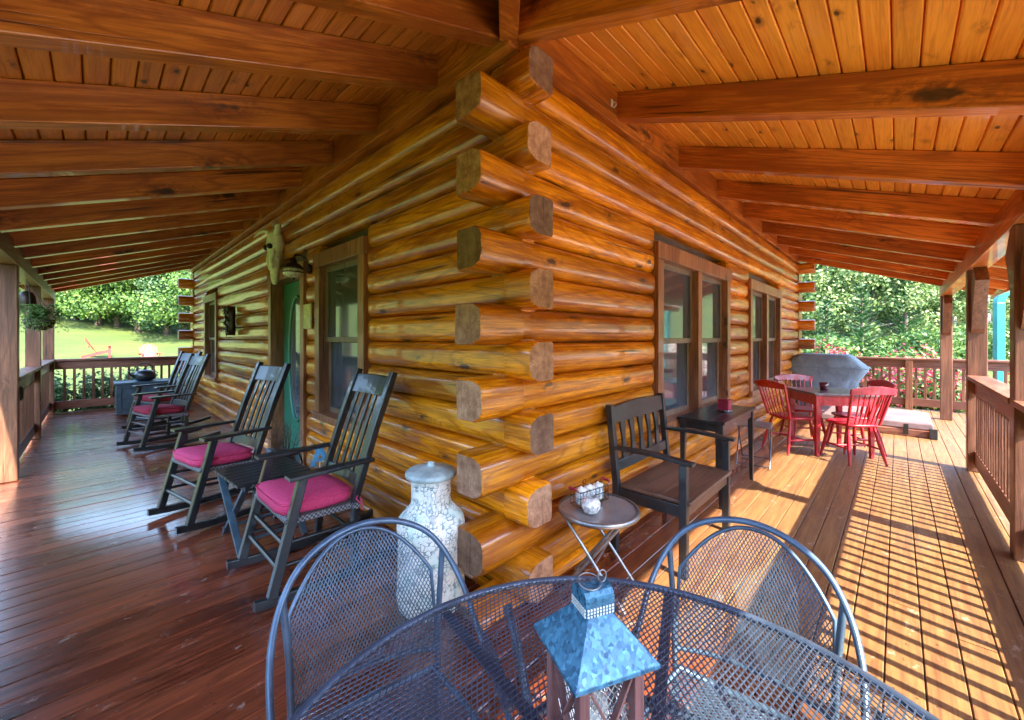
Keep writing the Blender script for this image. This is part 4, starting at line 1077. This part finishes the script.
# chest and kettle
bx_=empty('storage_chest',(.72,9.85,0),R(0),'blue grey painted wooden chest against the far left railing','chest')
mb=MB(); mb.box(-.47,.47,-.27,.27,.04,.54); mb.build('body',M['bluebox'],bx_,None,.006)
mb=MB(); mb.box(-.50,.50,-.30,.30,.543,.58); mb.build('lid',M['bluebox'],bx_,None,.006)
mb=MB()
for x0,x1,z0,z1 in ((-.47,-.41,.04,.54),(.41,.47,.04,.54),(-.41,.41,.48,.54),(-.41,.41,.04,.10)): mb.box(x0,x1,-.285,-.272,z0,z1)
mb.build('front_trim',M['bluebox'],bx_,None,.003)
mb=MB(); mb.box(-.478,-.472,-.2,.2,.12,.46); mb.build('side_panel',M['bluebox'],bx_,None,.003)
kt=empty('iron_kettle',(.62,9.78,.581),R(200),'round black iron kettle with a spout standing on the blue grey chest','kettle')
mb=MB(); mb.lathe([(.09,0),(.13,.02),(.155,.08),(.145,.14),(.10,.18),(.085,.185)],24); mb.build('body',M['black'],kt)
mb=MB(); mb.lathe([(.088,.186),(.06,.20),(.02,.208),(.022,.225),(.005,.235)],20); mb.build('lid',M['black'],kt)
mb=MB(); mb.tube([(.13,0,.07),(.20,0,.12),(.24,0,.19)],[.028,.02,.014],10); mb.build('spout',M['black'],kt)
mb=MB(); mb.tube([(.10,0,.16),(.11,0,.25),(.05,0,.31),(-.05,0,.31),(-.11,0,.25),(-.10,0,.16)],.009,8); mb.build('handle',M['black'],kt)
ob=empty('outlet_box',(PXL+.071,6.30,.80),0,'small black box fixed to the inside of the left rail beside the first post','outlet box')
mb=MB(); mb.box(-.05,.0,-.05,.05,-.07,.07); mb.build('housing',M['black'],ob,None,.006); mb=MB(); mb.box(.0005,.008,-.04,.04,-.055,.06); mb.build('cover_flap',M['black'],ob,None,.003)

# ------------------------------------------------------------------ plants
def leaf_quads(mb,c,rad,n,size,shell=.55,seed=0,flat=0.0,droop=0):
    rg=random.Random(seed)
    for _ in range(n):
        while True:
            d=Vector((rg.uniform(-1,1),rg.uniform(-1,1),rg.uniform(-1,1)))
            if .05<d.length<1: break
        dn=d.normalized(); rr=shell+(1-shell)*rg.random(); p=Vector(c)+Vector((dn.x*rad[0],dn.y*rad[1],dn.z*rad[2]))*rr
        nn=(dn*.7+Vector((rg.uniform(-1,1),rg.uniform(-1,1),rg.uniform(-.4,1)))).normalized()
        a=nn.orthogonal().normalized(); a=(Matrix.Rotation(rg.uniform(0,6.28),3,nn)@a); b=nn.cross(a)
        s=size*rg.uniform(.6,1.35); 
        mb.quad(p-a*s*.5,p-b*s*.32+nn*s*.06,p+a*s*.55,p+b*s*.32+nn*s*.06,rg.random())
def shrub(name,loc,rad,n,size,mat,label,cat,group,seed,flower=0):
    o=empty(name,loc,0,label,cat,group)
    mb=MB(); rg=random.Random(seed)
    for k in range(7):
        a=rg.uniform(0,6.28); q=rg.uniform(.2,.5)
        leaf_quads(mb,(rad[0]*q*math.cos(a),rad[1]*q*math.sin(a),rad[2]*(.5+.35*rg.random())),(rad[0]*.6,rad[1]*.6,rad[2]*.5),n//7,size,.35,seed*31+k)
    mb.build('foliage',mat,o)
    if flower:
        mb=MB()
        for k in range(7):
            a=rg.uniform(0,6.28); q=rg.uniform(.2,.55)
            leaf_quads(mb,(rad[0]*q*math.cos(a),rad[1]*q*math.sin(a),rad[2]*(.55+.35*rg.random())),(rad[0]*.62,rad[1]*.62,rad[2]*.52),flower//7,size*.9,.75,seed*77+k)
        mb.build('blossoms',M['flower'],o)
    mb=MB()
    for k in range(5):
        a=k*1.26; mb.tube([(0,0,-.05),(rad[0]*.4*math.cos(a),rad[1]*.4*math.sin(a),rad[2]*.7)],[.02,.008],6)
    mb.build('stems',M['bark'],o)
    return o
for k in range(6):
    x=-.6+.62*k; y=11.42+.1*(k%2); z=gz(x,y)
    shrub('hedge_shrub',(x,y,z-.02),(.42,.36,1.2+.08*((k*7)%3)),3200,.065,M['leafB'],'dark green clipped shrub growing along the outside of the far left railing','shrub','shrubs outside the far left railing',k+1)
fz=[(12.3,-3.2,1.15),(12.9,-2.3,1.1),(12.4,-.7,1.2),(12.2,.1,1.25),(12.5,1.1,1.5),(14.0,-2.4,1.5),(14.2,-.4,1.6)]
for k,(x,y,h) in enumerate(fz):
    shrub('azalea_bush',(x,y,gz(x,y)-.03),(.72,.72,h),1300,.085,M['leafA'],'red flowering azalea bush growing beyond the railing at the far end of the deck','bush','azalea bushes beyond the far end railing',50+k,flower=900)
# hanging fern
hf=empty('hanging_basket',(-.44,7.05,1.40),0,'hanging basket with a bushy green fern under the left eave beam','plant')
mb=MB(); mb.lathe([(.06,0),(.12,.03),(.155,.10),(.16,.14),(.14,.14)],22); mb.build('basket',M['basket'],hf)
mb=MB()
for k in range(3):
    a=k*2.094; mb.tube([(.155*math.cos(a),.155*math.sin(a),.135),(-.10,0,.62)],.003,5)
mb.tube([(-.10,0,.62),(-.10,0,.64)],.004,6); mb.build('hanger',M['bronze'],hf)
mb=MB()
for k in range(120):
    a=rng.uniform(0,6.28); L=rng.uniform(.14,.30); lift=rng.uniform(.02,.24); pts=[]
    for i in range(9):
        q=i/8; pts.append(Vector((L*q*math.cos(a),L*q*math.sin(a),.14+lift*math.sin(q*2.2)-.20*q*q*rng.uniform(.9,1.1)*(1-lift*3))))
    for i in range(1,9):
        d=(pts[i]-pts[i-1]).normalized(); sd=d.cross(Vector((0,0,1))).normalized(); wv=.062*(1-i/11)
        for s in (-1,1):
            p=pts[i]; mb.quad(p,p+sd*s*wv*.6+d*.012,p+sd*s*wv+d*.02-Vector((0,0,.01)),p+sd*s*wv*.5-d*.012,rng.random())
mb.build('fronds',M['leafA'],hf)
hf.scale=(.8,.8,.85); hf.location.z=1.44
hbell=empty('wind_bell',(PXL+.02,7.35,1.74),0,'dark round bell hanging above the fern under the left eave beam','bell')
mb=MB(); mb.lathe([(.075,0),(.078,.02),(.07,.09),(.05,.14),(.015,.16)],20); mb.build('bell_body',M['bronze'],hbell); mb=MB(); mb.tube([(0,0,.155),(0,0,.30)],.003,5); mb.tube([(0,0,.0),(0,0,-.06)],.004,5); mb.build('cord',M['bronze'],hbell)

# adirondack chairs on the lawn
def adirondack():
    o=empty('adirondack_chair'); B=M['pinkred']
    for k in range(7):
        f=-1+2*k/6; mb=MB(); top=1.02-.16*f*f
        mb.bar((f*.20,-.12,.30),(f*.31,-.48-.0,top),.075,.018,up=(0,1,.4)); mb.build('back_slat',B,o)
    for k in range(5):
        mb=MB(); y=.36-.11*k; mb.box(-.27,.27,y-.05,y+.05,.36-.025*k,.38-.025*k); mb.build('seat_slat',B,o)
    for s in (-1,1):
        mb=MB(); mb.box(s*.36-.07,s*.36+.07,-.38,.46,.56,.58); mb.build('arm',B,o)
        mb=MB(); mb.box(s*.30-.015,s*.30+.015,.33,.42,0,.558); mb.build('front_leg',B,o)
        mb=MB(); mb.bar((s*.28,.40,.33),(s*.28,-.60,.03),.025,.12); mb.build('rear_leg',B,o)
    mb=MB(); mb.box(-.36,.36,-.36,-.33,.50,.56); mb.build('cross_rail',B,o)
    return o
def at(px,d,z=None):
    l=(px-512)/401*d; return (d*.7206+l*.6934,d*.6934-l*.7206)
a0=adirondack(); x,y=at(150,19.5); a0.location=(x,y,gz(x,y)); a0.rotation_euler=(0,0,face(-x,-y)+.15); tag(a0,'faded red adirondack chair on the lawn directly behind the kettle, facing the porch','lawn chair','adirondack chairs on the lawn')
a1=copy_tree(a0); x,y=at(99,20); a1.location=(x,y,gz(x,y)); a1.rotation_euler=(0,0,face(y,-x)); tag(a1,'faded red adirondack chair on the lawn seen in profile left of the other one','lawn chair','adirondack chairs on the lawn')

# trees
def tree_mesh(seed,kind):
    rg=random.Random(seed); tr=MB(); cr=MB()
    if kind=='broad':
        Ht=rg.uniform(9,11); tr.tube([(0,0,-.5),(.1,.05,Ht*.25),(.2,-.1,Ht*.5),(.1,.1,Ht*.8)],[.28,.22,.15,.05],8)
        cs=[]
        for k in range(16):
            a=rg.uniform(0,6.28); h=Ht*rg.uniform(.12,.95); rad=rg.uniform(.5,2.9)*(1-.45*h/Ht)*1.1; cs.append((rad*math.cos(a),rad*math.sin(a),h))
            tr.tube([(.15,0,h*.75),(rad*.6*math.cos(a),rad*.6*math.sin(a),h*.95),cs[-1]],[.09,.05,.02],5)
        for k,c in enumerate(cs):
            s=rg.uniform(1.0,1.7); leaf_quads(cr,c,(s*1.25,s*1.25,s*.8),1000,.20,.4,seed*100+k)
    elif kind=='conifer':
        Ht=rg.uniform(8,10); tr.tube([(0,0,-.5),(0,0,Ht*.5),(0,0,Ht)],[.2,.12,.02],8)
        for k in range(90):
            h=.2+(Ht-.6)*(k/90); L=(1-h/Ht)*2.1+.3; L*=rg.uniform(.75,1.15); a=k*2.4+rg.uniform(-.4,.4); D=Vector((math.cos(a),math.sin(a),rg.uniform(.45,.95)))
            tr.tube([(0,0,h),(D.x*L*.9,D.y*L*.9,h+D.z*L*.9)],[.03,.006],4)
            for i in range(34):
                q=rg.uniform(.08,1); p=Vector((0,0,h))+D*L*q; p.z-=.25*L*q*q
                for s_ in (-1,1):
                    sd=Vector((-math.sin(a)*s_,math.cos(a)*s_,rg.uniform(-.45,.1))); e=p+(sd*.42+D*.38)*rg.uniform(.3,.6)*(1.2-q*.75)
                    m_=p.lerp(e,.5); up=Vector((0,0,.035))
                    cr.quad(p,m_+D*.045+up,e,m_-D*.045,rg.random())
    else: # loose pale tree
        Ht=rg.uniform(9,11); tr.tube([(0,0,-.5),(.2,.1,Ht*.3),(-.1,.2,Ht*.6),(.1,.1,Ht*.95)],[.16,.13,.09,.03],8)
        for k in range(34):
            a=rg.uniform(0,6.28); h=Ht*rg.uniform(.08,1.0); rad=rg.uniform(.6,2.8)*(1-.35*h/Ht); c=(rad*math.cos(a),rad*math.sin(a),h)
            tr.tube([(0,.1,h*.8),(rad*.5*math.cos(a),rad*.5*math.sin(a),h*.92),c],[.05,.03,.01],5)
            s=rg.uniform(.6,1.15); leaf_quads(cr,c,(s*1.3,s*1.3,s*.8),560,.17,.15,seed*100+k)
    return tr,cr
def mk(kind,seed,leaf,bark='bark'):
    tr,cr=tree_mesh(seed,kind); o=empty({'broad':'leafy_tree','conifer':'conifer_tree','loose':'pale_tree'}[kind])
    tr.build('trunk',M[bark],o); cr.build('crown',M[leaf],o); return o
M['greybark']=plain('grey_bark',(.32,.30,.28),.9,var=.5,nscale=6,bump=.4)
protos={'b1':mk('broad',3,'leafA'),'b2':mk('broad',8,'leafA'),'b3':mk('broad',12,'leafB'),'c1':mk('conifer',5,'leafD'),'l1':mk('loose',6,'leafC','greybark'),'l2':mk('loose',9,'leafC','greybark')}
used=set()
def plant(k,px,d,sc,label,group,rot=0):
    x,y=at(px,d); o=protos[k] if k not in used else copy_tree(protos[k]); used.add(k)
    o.location=(x,y,gz(x,y)-.15); o.scale=(sc,)*3; o.rotation_euler=(0,0,rot); tag(o,label,'tree',group)
GL='leafy green tree in the woods above the lawn'; LG='trees above the lawn'
k=0
for d,a,b,st,kinds in ((27,10,215,22,('b1','b2','b1','b3')),(33,0,215,24,('b2','b3','b1'))):
    px=a
    while px<b:
        plant(kinds[k%len(kinds)],px+rng.uniform(-5,5),d+rng.uniform(-1.5,1.5),rng.uniform(.8,1.0),GL,LG,rng.uniform(0,6.28)); px+=st; k+=1
plant('c1',862,17.5,.46,'dark green conifer standing behind the covered grill','tree',.3)
plant('c1',905,21,.55,'dark green conifer taller and farther back above the far railing','tree',1.6)
plant('c1',826,19,.40,'small dark conifer nearest the cabin end logs','tree',2.2)
RG='trees beyond the far end railing'; RL='pale loose leafed tree in the woods beyond the far railing'
k=0
for d,a,b,st,kinds in ((24,790,1060,40,('l1','l2','l1')),(30,780,1060,34,('b1','l2','b1','l1')),(37,790,1050,44,('b2','l2'))):
    px=a
    while px<b:
        kk=kinds[k%len(kinds)]
        plant(kk,px+rng.uniform(-8,8),d+rng.uniform(-1.5,1.5),rng.uniform(.8,1.05),RL if kk[0]=='l' else 'bushy green tree in the woods beyond the far railing',RG if kk[0]=='l' else 'bushy trees beyond the far railing',rng.uniform(0,6.28)); px+=st; k+=1
for k in range(13):
    px=795+ (k*37)%270; d=14.5+ (k*1.7)%5.5; x,y=at(px,d)
    if k==0: ub=shrub('leafy_bush',(0,0,0),(1.25,1.25,1.5),3200,.14,M['leafA'],'','bush','',200); u=ub
    else: u=copy_tree(ub)
    u.location=(x,y,gz(x,y)-.1); u.rotation_euler=(0,0,k*1.3); u.scale=(1,1,.8+.5*((k*5)%7)/7)
    tag(u,'leafy green bush in the undergrowth below the woods beyond the far railing','bush','undergrowth bushes beyond the far railing')
# one far mass of woods all round
mb=MB(); rg=random.Random(99)
for k in range(150):
    a=2*math.pi*k/150+rg.uniform(-.02,.02); r=rg.uniform(58,74); x,y=4+r*math.cos(a),4+r*math.sin(a)
    leaf_quads(mb,(x,y,gz(x,y)+rg.uniform(3,6)),(3.4,3.4,rg.uniform(5,8)),240,1.0,.6,1000+k)
o=mb.build('far_woods',M['leafB']); tag(o,kind='stuff')
